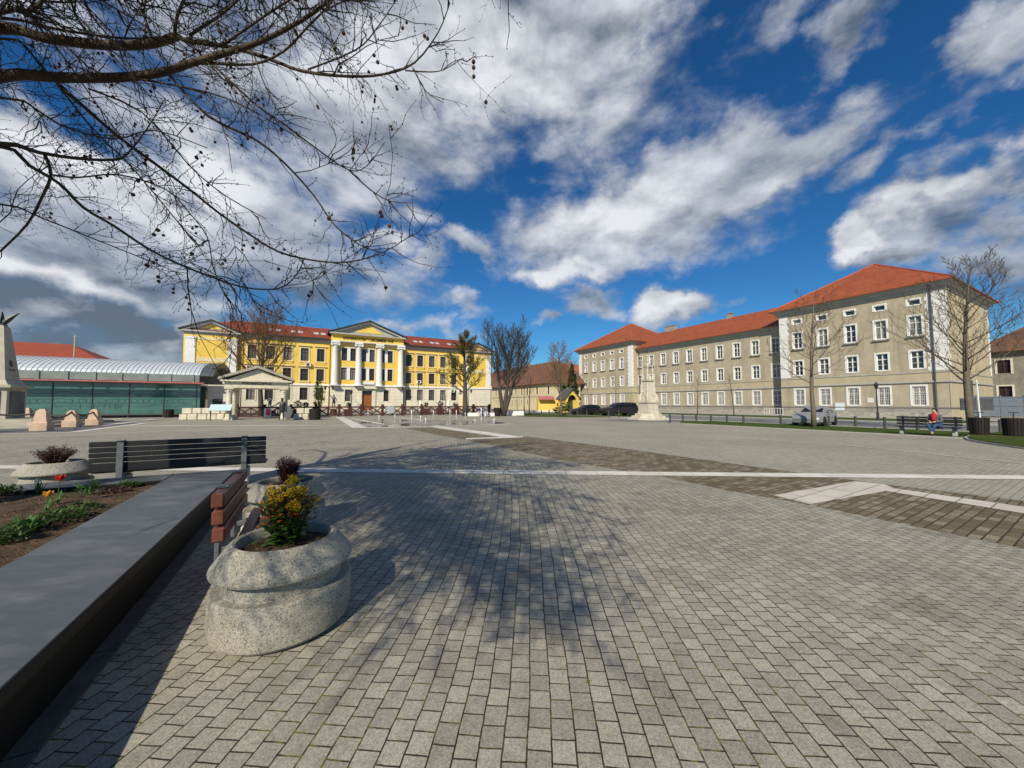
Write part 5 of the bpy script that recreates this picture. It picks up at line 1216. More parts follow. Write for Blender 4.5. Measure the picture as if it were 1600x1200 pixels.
def shadow_ok(p):       # trims unseen limbs and twigs so their shadow stays within its patch
    h = p.z; X_, Y_ = p.x + .334 * h, p.y + 1.34 * h
    return Y_ > 2.35 and X_ / Y_ < .34
def twig(p, d, L, r, lvl, droop):
    st = .055 if lvl > 0 else .07; n_ = max(3, int(L / st)); pts = [p.copy()]; rs = [r]; d = d.normalized()
    for k in range(n_):
        zz = d.orthogonal().normalized() * (.17 if k % 2 else -.17)
        d = (d + V((g.gauss(0, .11), g.gauss(0, .11), g.gauss(0, .11) - droop))).normalized()
        pts.append(pts[-1] + (d + zz).normalized() * (L / n_)); rs.append(max(.0011, r * (1 - .75 * (k + 1) / n_)))
    twg.tube(pts, rs, 3, cap=False)
    for k in range(1, n_ + 1):                              # buds
        if g.random() < .62: e = V((g.gauss(0, 1), g.gauss(0, 1), g.gauss(0, 1))).normalized() * .007; q = pts[k] + e; s = g.uniform(.0022, .0046); twg.ball(q, s, 4, 3, 0, (1, 1, 1.6))
    if lvl < 2:
        for k in range(1, n_):
            if g.random() < (.42 if lvl == 0 else .20):
                dd = (pts[k + 1] - pts[k]).normalized(); o = dd.orthogonal().normalized(); a = g.uniform(0, 6.3); sd_ = o * cos(a) + dd.cross(o) * sin(a)
                twig(pts[k], dd * .75 + sd_ * .75, L * g.uniform(.22, .6) * (1 - .4 * k / n_), max(.0014, rs[k] * .6), lvl + 1, droop * .8)
    if g.random() < .13 and L > .2: balls.append(pts[g.randint(n_ // 2, n_)])
allb = []
for pts, y0, y1, r0, r1 in BR:
    N_ = len(pts); P3 = [A(*K(*q), y0 + (y1 - y0) * (i / (N_ - 1)) + g.uniform(-.03, .03)) for i, q in enumerate(pts)]; RS = [r0 + (r1 - r0) * (i / (N_ - 1)) ** .8 for i in range(N_)]
    if pts[0][0] == 0: P3.insert(0, P3[0].lerp(V((TX, TY, max(2.4, P3[0].z - .5))), .45)); RS.insert(0, r0 * 1.15); P3.insert(0, V((TX, TY, max(2.0, P3[1].z - .9)))); RS.insert(0, r0 * 1.5)
    P3, RS = smooth(P3, RS); allb.append((P3, RS, 1.0))
# limbs overhead and behind the camera (they throw the shadows on the setts)
for pts, r0, r1, dn in [([(-6.9, 3.4, 4.2), (-4.5, 1.9, 5.2), (-2.4, .5, 5.2), (-.6, -.9, 4.9), (.5, -1.9, 4.5)], .07, .01, 1.0), ([(-2.4, .5, 5.2), (-.9, .2, 5.1), (.2, -.4, 4.7), (.9, -1.0, 4.3)], .02, .004, 1.0),
                        ([(-6.9, 3.4, 5.0), (-5, 2.9, 6.6), (-3.6, 2.6, 7.6), (-2.2, 2.2, 8.2)], .07, .01, 1.0), ([(-5, 2.9, 6.6), (-3.4, 1.8, 6.9), (-1.8, 1.2, 6.9), (-.5, .9, 6.6)], .03, .006, 1.0),
                        ([(-6.9, 3.4, 4.6), (-5.5, 3.6, 6.4), (-4.8, 3.6, 8.0), (-4.2, 3.4, 9.4)], .07, .01, 1.0), ([(-5.5, 3.6, 6.4), (-4.2, 3.0, 7.4), (-3.0, 2.9, 8.4), (-2.2, 2.8, 9.0)], .03, .006, 1.0),
                        ([(-6.9, 3.4, 4), (-6.4, 1.5, 5.4), (-5.2, .2, 6.2), (-3.6, -.6, 6.3), (-2.2, -1, 6.0)], .06, .008, 1.0), ([(-6.9, 3.4, 5), (-8.2, 3.6, 6.4), (-9.4, 3.4, 7.2)], .06, .01, .7),
                        ([(-6.9, 3.4, 6), (-6.6, 3.6, 8), (-6.4, 3.5, 9.8)], .08, .012, .8), ([(-5.2, .2, 6.2), (-4.5, .8, 7.4), (-3.6, 1.3, 8.2)], .03, .006, 1.0), ([(-4.5, 1.9, 5.2), (-3.2, 1.8, 5.9), (-1.9, 1.9, 6.2), (-.9, 1.8, 6.3)], .025, .005, 1.0)]:
    P3, RS = smooth([V(p) for p in pts], [r0 + (r1 - r0) * i / (len(pts) - 1) for i in range(len(pts))], 5); allb.append((P3, RS, dn * 1.15))
for k in range(30):          # limbs added out of view, each aimed so its shadow lands on the setts
    if k < 17:
        yg = g.uniform(6.5, 13); xg = g.uniform(-.64, .22) * yg; Y_ = (yg - 1.34 * 2.9) / (1 + 1.34 * 1.12) ; Z_ = (yg - Y_) / 1.34; X_ = xg - .334 * Z_
    else:
        yg = g.uniform(2.7, 5.2); xg = g.uniform(-.30, .30) * yg; Z_ = g.uniform(3.9, 5.2); Y_ = yg - 1.34 * Z_; X_ = xg - .334 * Z_
    e_ = V((X_, Y_, Z_)); s_ = V((TX + .1, TY, g.uniform(3.6, 5.6))); m1 = s_.lerp(e_, .35) + V((0, 0, g.uniform(.2, .8) + (1.2 if Y_ > 1.5 else .3))); m2 = s_.lerp(e_, .7) + V((g.uniform(-.3, .3), g.uniform(-.3, .3), g.uniform(.2, .5)))
    P3, RS = smooth([s_, m1, m2, e_], [.030, .017, .010, .003], 5); allb.append((P3, RS, .9))
cut = []
for bi, (P3, RS, dn) in enumerate(allb):
    if bi >= len(BR):
        k = len(P3)
        while k > 4 and not shadow_ok(P3[k - 1]): k -= 1
        P3, RS = P3[:k], [r * (1 - .8 * i / k) if k < len(RS) else r for i, r in enumerate(RS[:k])]
    cut.append((P3, RS, dn))
allb = cut
extra = []
for bi, (P3, RS, dn) in enumerate(allb):
    over = bi >= len(BR); tot = sum((P3[i + 1] - P3[i]).length for i in range(len(P3) - 1))
    for _ in range(int(tot * (6.5 if over else .7))):
        i = g.randint(1, len(P3) - 2); q = P3[i]
        if q.x < TX + 1.0: continue
        dd = (P3[i + 1] - P3[i]).normalized(); o = dd.orthogonal().normalized(); a = g.uniform(0, 6.3); sd_ = o * cos(a) + dd.cross(o) * sin(a)
        d = (dd * .8 + sd_ * .7).normalized(); L_ = g.uniform(.6, 1.5) * (1.25 if over else .75); r = min(RS[i] * .6, g.uniform(.006, .013) if over else g.uniform(.003, .006)); pp_ = [q]
        for k in range(5): d = (d + V((g.gauss(0, .16), g.gauss(0, .16), g.gauss(0, .12) - .03))).normalized(); pp_.append(pp_[-1] + d * L_ / 5)
        if over and not shadow_ok(pp_[-1]): continue
        if not over and pp_[-1].x / pp_[-1].y > -.22: continue
        extra.append((pp_, [max(.002, r * (1 - .8 * k / 5)) for k in range(6)], .8 if over else .8))
allb += extra
for P3, RS, dn in allb:
    limb.tube([p - O for p in P3], RS, 8 if RS[0] > .02 else 6)
    tot = sum((P3[i + 1] - P3[i]).length for i in range(len(P3) - 1)); cnt = int(tot * (14 if P3[-1].z > 1.6 + 1.12 * P3[-1].y or P3[-1].y < .3 else 10) * dn)
    for _ in range(cnt):
        i = g.randint(0, len(P3) - 2); q = P3[i].lerp(P3[i + 1], g.random())
        if q.x < TX + 1.2 and q.z < 5: continue
        dd = (P3[i + 1] - P3[i]).normalized(); o = dd.orthogonal().normalized(); a = g.uniform(0, 6.3); sd_ = o * cos(a) + dd.cross(o) * sin(a)
        L_ = g.uniform(.15, .62) * (1.3 if RS[i] > .012 else .8); hi = q.z > 1.6 + 1.12 * q.y or q.y < .3
        if hi and not shadow_ok(q): continue
        twig(q - O, dd * .7 + sd_ * .8 + V((0, 0, -.1)), L_, g.uniform(.0026, .0050) * (2.0 if hi else 1.0), 0, .012 if g.random() < .7 else .05)
limb.tube([V((0, 0, -.1)), V((.02, 0, .6)), V((.05, .02, 2.2)), V((0, 0, 3.8)), V((.1, 0, 5.4)), V((.3, .1, 7.2))], [.34, .25, .21, .18, .13, .08], 14)
limb.build('trunk', m_bk, FT, True); twg.build('twigs', m_tw, FT)
sb_mesh = MB(); sb_mesh.ball((0, 0, 0), .0128, 8, 6); sb_mesh = sb_mesh.mesh('seed_ball', m_sb, True)
vis = []; rest = []; stk = MB(); strings = 0
g.shuffle(balls)
for q in balls:
    w = q + O
    if w.y < .6: continue
    L_ = 0; top = q
    for k in range(g.choice((1, 1, 2, 2, 3))):
        s = g.uniform(.8, 1.15); L_ += g.uniform(.03, .05); e = top + V((g.gauss(0, .012), g.gauss(0, .012), -L_))
        v_ = e + O; px = 800 + F * v_.x / v_.y; py = 631 - F * (v_.z - EYE) / v_.y
        (vis if 0 < px < 760 and 0 < py < 500 else rest).append((e, s)); 
    stk.tube([top, e], .0012, 3, cap=False)
stk.build('stalks', m_tw, FT)
for e, s in vis[:98]: o = link('seed_ball', sb_mesh, FT, e); o.scale = (s, s, s * 1.05)
b = MB()
for e, s in (vis[98:330] + rest[:120]): b.ball(e, .0128 * s, 6, 4)
o = b.build('seed_balls', m_sb, FT, True); o['kind'] = 'stuff'
print('balls', len(vis), len(rest), 'twig faces', len(twg.f))
# ------------------------------------------------------------ brown timber fence with crossed panels
m_fen = M('red brown stained timber', (.095, .034, .026), (.06, .024, .02), 6, .7, .2, 30)
FE = thing('timber_fence', 'long red brown timber fence of crossed panels in front of the yellow building', 'fence', UW(-6.9, 51.5), TH)
S = 2.62; x = 0; pst = []; k = 0
while x < 33.6:
    if not (1.9 + S > x > 1.0 and False):
        b = MB(); b.box(x - .15, x + .15, -.15, .15, 0, 1.46); b.box(x - .19, x + .19, -.19, .19, 1.46, 1.54); b.build('post', m_fen, FE)
    if x + S < 33.9 and not (k in ()):
        b = MB(); b.box(x + .13, x + S - .13, -.05, .05, 1.10, 1.28); b.box(x + .13, x + S - .13, -.05, .05, .10, .24)
        for m_ in range(2):
            xa, xb = x + .13 + m_ * (S - .26) / 2, x + .13 + (m_ + 1) * (S - .26) / 2
            for (za, zb, yy) in ((.24, 1.12, -.02), (1.12, .24, .02)):
                b.add([(xa, yy - .02, za - .09), (xb, yy - .02, zb - .09), (xb, yy - .02, zb + .09), (xa, yy - .02, za + .09), (xa, yy + .02, za - .09), (xb, yy + .02, zb - .09), (xb, yy + .02, zb + .09), (xa, yy + .02, za + .09)],
                      [(0, 1, 2, 3), (7, 6, 5, 4), (3, 2, 6, 7), (4, 5, 1, 0)])
        b.box(x + S / 2 - .05, x + S / 2 + .05, -.04, .04, .24, 1.12); b.build('panel', m_fen, FE)
    x += S; k += 1
# café things behind the fence
m_can = M('off white canvas', (.78, .76, .70), (.68, .66, .60), 4, .9, .3, 8)
def uwx(px, w):                      # point on the line w under picture column px
    t = (px - 800) / F; Z = w / (CU - SU * t); return V((t * Z, Z, 0))
for px, w, h, lab in ((657, 55, 2.2, 'closed white parasol behind the fence, nearer the brown door'), (701, 56, 2.4, 'closed white parasol behind the fence, nearer the budding tree')):
    p = uwx(px, w); t = thing('parasol', lab, 'parasol', p, 0, 'closed parasols behind the fence'); b = MB(); b.lathe([(.34, .7), (.36, .9), (.22, 1.6), (.10, h - .2), (.03, h)], 10); sharp(b.build('canopy', m_can, t)); b = MB(); b.tube([(0, 0, 0), (0, 0, h + .1)], .03, 6); b.build('pole', m_pipe, t)
for px, w, s, lab in ((666, 54, .55, 'reddish shrub in the fence planter right of the door'), (688, 54, .75, 'dark low shrub behind the fence between the parasols'), (712, 54, .6, 'small dark shrub behind the fence beside the right parasol'), (545, 53.5, .5, 'small shrub behind the fence left of the brown door'), (466, 50, .7, 'reddish shrub above the broken block wall'), (478, 50, .5, 'pale grass tuft beside the dark bin'), (338, 52, .5, 'low dark plants above the block wall')):
    p = uwx(px, w); p.z = .9; evergreen('shrub', lab, p, s + .35, s * .8, int(px), m_mar2 if 'reddish' in lab else m_dkg, 350, False, .09)
    b = MB(); b.bbox(-.5, .5, -.3, .3, 0, .9, .03); t = b.build('planter_box', m_fen); t.location = (p.x, p.y, 0); t.rotation_euler = (0, 0, TH); tag(t, 'brown timber box under the ' + lab, 'planter', 'timber planter boxes')
def lamp(px, w, h, lab, heads=2, pt=None):
    p = pt or uwx(px, w); t = thing('street_lamp', lab, 'lamp', p, TH)
    b = MB(); b.lathe([(.16, 0), (.16, .1), (.10, .18), (.09, .7), (.12, .76), (.06, .85), (.045, h - .4), (.045, h)], 10); b.build('post', m_dk, t)
    if heads == 2:
        b = MB(); b.tube([(-.5, 0, h - .35), (-.4, 0, h), (0, 0, h - .15), (.4, 0, h), (.5, 0, h - .35)], .03, 5); b.build('arm', m_dk, t)
    for x in ((-.5, .5) if heads == 2 else (0,)):
        z = h - .45 if heads == 2 else h
        b = MB(); b.lathe([(.10, z - .02), (.17, z + .38)], 6, 0, Matrix.Translation((x, 0, 0))); b.build('lantern', m_gls, t)
        b = MB(); b.lathe([(.22, z + .381), (.17, z + .44), (.05, z + .56), (.02, z + .66)], 6, 0, Matrix.Translation((x, 0, 0))); b.build('lantern_cap', m_dk, t)
lamp(514, 60, 4.1, 'double headed lamp post behind the raised arm statue'); lamp(634, 60, 4.2, 'double headed lamp post beside the first window right of the columns'); lamp(732, 58, 3.9, 'double headed lamp post right of the budding tree trunk'); lamp(549, 54, 2.9, 'short single lantern post behind the fence left of the brown door', 1)
lamp(0, 0, 3.0, 'old style single lantern post on the lawn before the right tower', 1, G(1372, 658)); lamp(0, 0, 4.0, 'single lamp post standing before the cream building', 1, G(819, 646.5))
for i, px in enumerate((653.5, 696, 808)):
    p = uwx(px, 57); t = thing('flagpole', 'thin dark pole ' + ('right of the double headed lamp', 'between the two closed parasols', 'before the cream building windows')[i], 'pole', p); b = MB(); b.tube([(0, 0, 0), (0, 0, 5 if i == 0 else 3)], .045, 6); b.build('pole', m_dk, t)
# bins
def slat_bin(name, label, p, r, h, m_, n_=22, post=True):
    t = thing(name, label, 'bin', p, .2); g = random.Random(int(p.x * 10))
    for k in range(n_):
        a = 2 * pi * k / n_; T = Matrix.Rotation(a, 4, 'Z'); w = pi * r / n_ * .92; b = MB(); rr_ = r + g.uniform(-.008, .008)
        b.add([(rr_ - .03, -w * .93, .03), (rr_, -w * .93, .03), (rr_, w * .93, .03), (rr_ - .03, w * .93, .03), (rr_ + .0, -w, h), (rr_ + .035, -w, h), (rr_ + .035, w, h), (rr_, w, h)], [(3, 2, 1, 0), (4, 5, 6, 7), (0, 1, 5, 4), (1, 2, 6, 5), (2, 3, 7, 6), (3, 0, 4, 7)], 0, T)
        b.build('slat', m_, t)
    b = MB(); b.lathe([(r - .05, .02), (r - .04, h - .04)], 20); b.build('liner', m_dk, t)
    if post: b = MB(); b.tube([(0, 0, h - .1), (0, 0, h + .26)], .02, 6); b.tube([(-.32, 0, h + .26), (.32, 0, h + .26)], .018, 6); b.build('handle', m_dk, t)
    return t
m_slat = m_wood('dark weathered slats', (.028, .019, .016), (.010, .008, .007), .6, (14, 14, 1.5), 3)
slat_bin('waste_bin', 'dark slatted round bin by the pale tree trunk, left of the pair', G(1531, 682.5), .30, .93, m_slat); slat_bin('waste_bin', 'dark slatted round bin cut by the right edge, with handle bar', G(1586, 684.5), .34, .93, m_slat)
slat_bin('waste_bin', 'dark slatted bin before the glass pavilion', G(263, 652.5), .45, .95, m_slat, 16, False); slat_bin('waste_bin', 'dark slatted bin right of the broken block wall', G(492, 656), .50, 1.1, m_slat, 16, False)
slat_bin('waste_bin', 'dark brown slatted bin beside the forked dark tree', G(777, 650.5), .42, 1.1, m_slat, 14, False)
for i, px in enumerate((812, 802)):
    p = G(px, 649.5); b = MB(); b.bbox(-.55, .55, -.4, .4, 0, .62, .04); t = thing('planter', ('white concrete box planter right of the forked tree, by the lawn', 'low white concrete box nearest the forked tree')[i], 'planter', p, .1); b.build('box', m_wht, t)
for i, px in enumerate((744, 768)):
    p = G(px, 650.5); b = MB(); b.bbox(-1.1, 1.1, -.3, .3, 0, .45, .04); t = thing('bench_block', ('white concrete bench block under the seated pair', 'white concrete bench block left of the slatted bin')[i], 'bench', p, .1); b.build('seat', m_wht, t)
# bollards
m_bol = M('dark green grey bollard paint', (.075, .08, .075), (.055, .06, .055), 6, .5)
bb_ = MB(); bb_.lathe([(.075, 0), (.075, .66), (.085, .67), (.085, .72), (.05, .76)], 12); bme = bb_.mesh('post', m_bol, True); bme.set_sharp_from_angle(angle=R(40))
gb_ = MB(); gb_.lathe([(.087, .60), (.087, .64)], 12, 0, None, False); gme = gb_.mesh('ring', m_wht)
names_b = ['{} bollard {}'.format(a, b_) for a, b_ in (('dark', 'at the left end of the row, beside the baroque column steps'), ('second dark', 'from the left in the row right of the baroque column'), ('third dark', 'from the left in the row right of the baroque column'), ('fourth dark', 'from the left in the row before the middle wing'),
   ('fifth dark', 'from the left in the row before the middle wing'), ('dark', 'in front of the right end of the middle wing'), ('dark', 'just left of the silver car'), ('dark', 'in front of the bonnet of the silver car'), ('dark', 'before the rear wheel of the silver car'), ('dark', 'under the third window of the right tower'),
   ('dark', 'left of the long dark bench near the lantern post'), ('dark', 'showing behind the long dark bench'), ('dark', 'standing between the two slatted bins'))]
BP = [(1047, 660.5), (1067, 659.7), (1088, 660), (1111, 661), (1136, 661.6), (1162, 663), (1220, 664), (1257, 665), (1295, 666), (1337, 667.5), (1383, 670.5), (1434, 673), (1564, 677)]
for i, q_ in enumerate(BP):
    p = G(*q_); t = thing('bollard', names_b[i], 'bollard', p, 0, 'bollards along the road'); link('post', bme, t); 
bn2 = ['left of the black hatchback', 'before the front of the black hatchback', 'before the rear door of the black hatchback', 'before the front wheel of the black pickup', 'before the middle of the black pickup']
for i, px in enumerate((891, 902, 917, 951, 967)):
    p = G(px, 652); t = thing('bollard', 'slim pale bollard ' + bn2[i], 'bollard', p, 0, 'bollards by the parked cars'); link('post', bme, t).scale = (.9, .9, 1.1)
for i, px in enumerate((834, 846, 858)):
    p = G(px, 649.5); t = thing('bollard', 'small bollard on the lawn edge, ' + ('left', 'middle', 'right')[i] + ' of three before the cream building', 'bollard', p, 0, 'bollards by the lawn'); link('post', bme, t)
# low railing near tower foot
p = UW(58.5, 29.5, .05); t = thing('low_railing', 'short white metal railing at the inner corner of the beige building', 'railing', p, TH - R(90)); b = MB()
for k in range(8): b.box(k * .35, k * .35 + .04, 0, .04, 0, .9)
b.box(-.02, 2.5, .0, .04, .9, .95); b.build('rail', m_wht, t)
# road sign by the gate
p = G(1580, 676); t = thing('road_sign', 'slim leaning white post with dark board by the right bin', 'sign', (p.x + 1.5, p.y + 2.5, 0), 0); b = MB(); b.tube([(0, 0, 0), (-.1, 0, 3.1)], .045, 6); b.build('post', m_wht, t)
b = MB(); b.box(-1.1, -.12, .05, .1, 1.2, 1.95); b.box(0, .95, .05, .1, 1.2, 1.95); b.box(-.7, -.2, .1, .15, 2.0, 3.1); b.build('board', m_pipe, t)

# fountain jets
m_jet = M('white water jet', (.85, .88, .9), (.7, .74, .78), 12, .15)
jl = 'abcdefghijklm'
JP = [(575, 651, .9), (592, 658, .55), (617, 655, .5), (643, 662, 1.1), (657, 660, .6), (677, 654, .9), (665, 663, .5), (703, 654, .9), (713, 657, 1.0), (727, 655, .7), (752, 661, 1.3), (742, 663, .4), (772, 664, .5)]
jn = ['leftmost of the back row', 'left part of the pool, short', 'back left, slender', 'tall one in front of the timber fence middle', 'thin one right of the tall middle jet', 'back row under the white parasol', 'front row, short, right of the middle', 'back row near the budding tree', 'tall, under the budding tree trunk', 'back row right of the budding tree', 'tallest, before the seated pair', 'small one left of the tallest', 'rightmost low jet']
for i, (px, py, h) in enumerate(JP):
    p = G(px, py); g = random.Random(i); b = MB(); b.lathe([(.02, 0), (.018, h * .3), (.03, h * .75), (.05, h * .92), (.015, h)], 7)
    for k in range(10): a = g.uniform(0, 6.3); b.ball((.12 * cos(a), .12 * sin(a), g.uniform(.05, h)), g.uniform(.008, .02), 4, 3)
    o = b.build('water_jet', m_jet, None, True); o.location = p; tag(o, 'small white water jet, ' + jn[i], 'water jet', 'fountain jets')

# ------------------------------------------------------------ cars
m_tyre = M('tyre rubber', (.02, .02, .02), (.014, .014, .014), 20, .85); m_rim = M('alloy rim', (.45, .46, .47), (.35, .36, .37), 20, .3, metal=.7); m_cg = m_glass('car glass', (.012, .014, .016), .1, .35)
m_lamp_ = M('headlight lens', (.75, .78, .8), (.6, .62, .65), 10, .08, spec=.8); m_plate = M('white number plate', (.8, .8, .78), (.7, .7, .7), 10, .4)
def car(name, label, loc, rz, paint, st, wx, wr, W, glassi, front, plate_z=.5):
    # st: stations (x, zbottom, zbelt, wbelt, zroof, wroof) front to back, +x is forward
    t = thing(name, label, 'car', loc, rz); b = MB(); n_ = 12; vs = []
    for x, zb, zl, wl, zr, wr_ in st:
        half = [(0, zb), (wl * .86, zb), (wl * .99, zb + .10), (wl * 1.0, (zb + zl) / 2), (wl * .97, zl), (wr_, zr - .0), (0, zr + (.03 if zr > zl + .05 else .01))]
        ring = [(x, y, z) for y, z in half] + [(x, -y, z) for y, z in half[-2:0:-1]]
        vs += ring
    fs = []
    for i in range(len(st) - 1):
        for j in range(n_): fs.append((i * n_ + j, i * n_ + (j + 1) % n_, (i + 1) * n_ + (j + 1) % n_, (i + 1) * n_ + j))
    fs.append(tuple(range(n_ - 1, -1, -1))); fs.append(tuple((len(st) - 1) * n_ + k for k in range(n_)))
    b.add(vs, fs); bo = b.build('body', paint, t); sharp(bo, 38)
    gl = MB()
    def P_(i, y, z): return V((st[i][0], y, z))
    for i0, i1, tp in glassi:
        a, c = st[i0], st[i1]
        if tp == 'side':
            for s in (1, -1):
                q = [V((a[0] - .05, s * a[3] * .97, a[2] + .03)), V((c[0] + .05, s * c[3] * .97, c[2] + .03)), V((c[0] + .05, s * c[5], c[4] - .07)), V((a[0] - .05, s * a[5], a[4] - .07))]
                q = [p + V((0, s * .012, .004)) for p in q]; gl.poly(q if s > 0 else q[::-1])
        else:
            k = .012 if tp == 'front' else -.012
            q = [V((a[0], -a[5] * .90, a[4] + .0)), V((a[0], a[5] * .90, a[4] + .0)), V((c[0], c[5] * .88, c[4] - .03)), V((c[0], -c[5] * .88, c[4] - .03))]
            q = [p + V((k, 0, .025)) for p in q]; gl.poly(q if tp == 'front' else q[::-1])
    gl.build('windows', m_cg, t)
    for x in wx:
        for s in (1, -1):
            T = Matrix.Translation((x, s * (W / 2 - .10), wr)) @ Matrix.Rotation(R(90), 4, 'X')
            w = MB(); w.lathe([(wr * .62, -.115), (wr * .9, -.115), (wr, -.07), (wr, .07), (wr * .9, .115), (wr * .62, .115)], 20, 0, T); wo_ = w.build('wheel', m_tyre, t); sharp(wo_)
            r_ = MB(); r_.lathe([(.05, -.10), (wr * .6, -.10), (wr * .63, -.06), (wr * .63, .06), (wr * .6, .10), (.05, .10)], 14, 0, T); r_.build('rim', m_rim, wo_)
            ar = MB(); ar.lathe([(wr * 1.14, -.005), (wr * 1.14, .02)], 20, 0, Matrix.Translation((x, s * (W / 2 - .012), wr)) @ Matrix.Rotation(R(90), 4, 'X')); ar.build('wheel_arch', m_tyre, t)
    fx, hz, hw = front
    for s in (1, -1):
        h = MB(); h.add([(fx - .02, s * (hw - .42), hz - .07), (fx - .16, s * hw, hz - .04), (fx - .28, s * (hw + .01), hz + .12), (fx - .08, s * (hw - .40), hz + .06)], [(0, 1, 2, 3) if s > 0 else (3, 2, 1, 0)]); h.build('headlight', m_lamp_, t)
        m_ = MB(); m_.ball((st[4][0] - .1, s * (W / 2 + .08), st[4][2] + .10), .10, 8, 6, 0, (.6, 1, .8)); m_.build('mirror', paint, t)
    gr_ = MB(); gr_.bbox(fx - .02, fx + .035, -.46, .46, plate_z - .12, plate_z + .10, .01); gr_.build('grille', m_tyre, t)
    pl_ = MB(); pl_.box(fx + .036, fx + .045, -.26, .26, plate_z - .08, plate_z + .03); pl_.build('number_plate', m_plate, t)
    return t
m_sil = M('silver car paint', (.36, .36, .35), (.32, .32, .31), .6, .35, metal=.35, spec=.5); m_bcar = M('black car paint', (.016, .015, .015), (.012, .011, .011), .6, .3, spec=.4); m_bcar2 = M('dark brown black paint', (.024, .017, .015), (.018, .013, .012), .6, .32, spec=.4)
coupe = [(2.38, .42, .56, .55, .58, .4), (2.30, .25, .66, .78, .68, .55), (1.95, .20, .76, .88, .80, .66), (1.1, .19, .88, .90, .95, .70), (.75, .19, .92, .905, .99, .70), (.05, .19, .94, .905, 1.36, .60), (-.5, .19, .95, .905, 1.41, .60), (-1.1, .19, .97, .90, 1.34, .58), (-1.75, .22, 1.0, .89, 1.10, .62), (-2.2, .28, .98, .82, 1.03, .60), (-2.38, .45, .85, .65, .88, .5)]
car('parked_car', 'silver coupe parked nose out behind the bare tree on the lawn', G(1274, 664.5), R(217), m_sil, coupe, (1.42, -1.33), .33, 1.82, [(4, 5, 'front'), (5, 6, 'side'), (6, 7, 'side'), (7, 8, 'rear'), (4, 5, 'side')], (2.30, .62, .80), .5)
hatch = [(2.08, .42, .60, .55, .62, .4), (2.02, .25, .72, .78, .74, .55), (1.75, .20, .84, .85, .88, .66), (1.15, .19, .93, .86, 1.0, .68), (.85, .19, .96, .865, 1.05, .68), (.30, .19, .98, .865, 1.42, .60), (-.5, .19, 1.0, .865, 1.50, .60), (-1.3, .19, 1.02, .86, 1.46, .58), (-1.75, .22, 1.03, .85, 1.34, .56), (-2.0, .28, 1.0, .80, 1.05, .6), (-2.08, .45, .85, .7, .88, .5)]
car('parked_car', 'black hatchback parked left of the black pickup', G(916, 648.6), pi + TH * .55, m_bcar, hatch, (1.3, -1.25), .32, 1.74, [(4, 5, 'front'), (4, 5, 'side'), (5, 6, 'side'), (6, 7, 'side'), (8, 9, 'rear')], (2.02, .66, .76), .48)
suv = [(2.45, .5, .75, .6, .78, .45), (2.38, .32, .95, .85, .98, .6), (2.1, .28, 1.04, .92, 1.10, .7), (1.35, .28, 1.12, .93, 1.18, .72), (1.05, .28, 1.15, .93, 1.22, .72), (.45, .28, 1.16, .93, 1.70, .66), (-.5, .28, 1.17, .93, 1.78, .66), (-1.5, .28, 1.18, .93, 1.78, .68), (-2.2, .30, 1.18, .92, 1.74, .70), (-2.45, .36, 1.1, .9, 1.25, .75), (-2.5, .5, .95, .85, 1.0, .7)]
car('parked_car', 'large dark pickup with closed rear hardtop parked left of the baroque column', G(966, 649.8), pi + TH * .5, m_bcar2, suv, (1.5, -1.5), .40, 1.90, [(4, 5, 'front'), (4, 5, 'side'), (5, 6, 'side'), (6, 7, 'side'), (7, 8, 'side'), (8, 9, 'rear')], (2.38, .86, .84), .66)

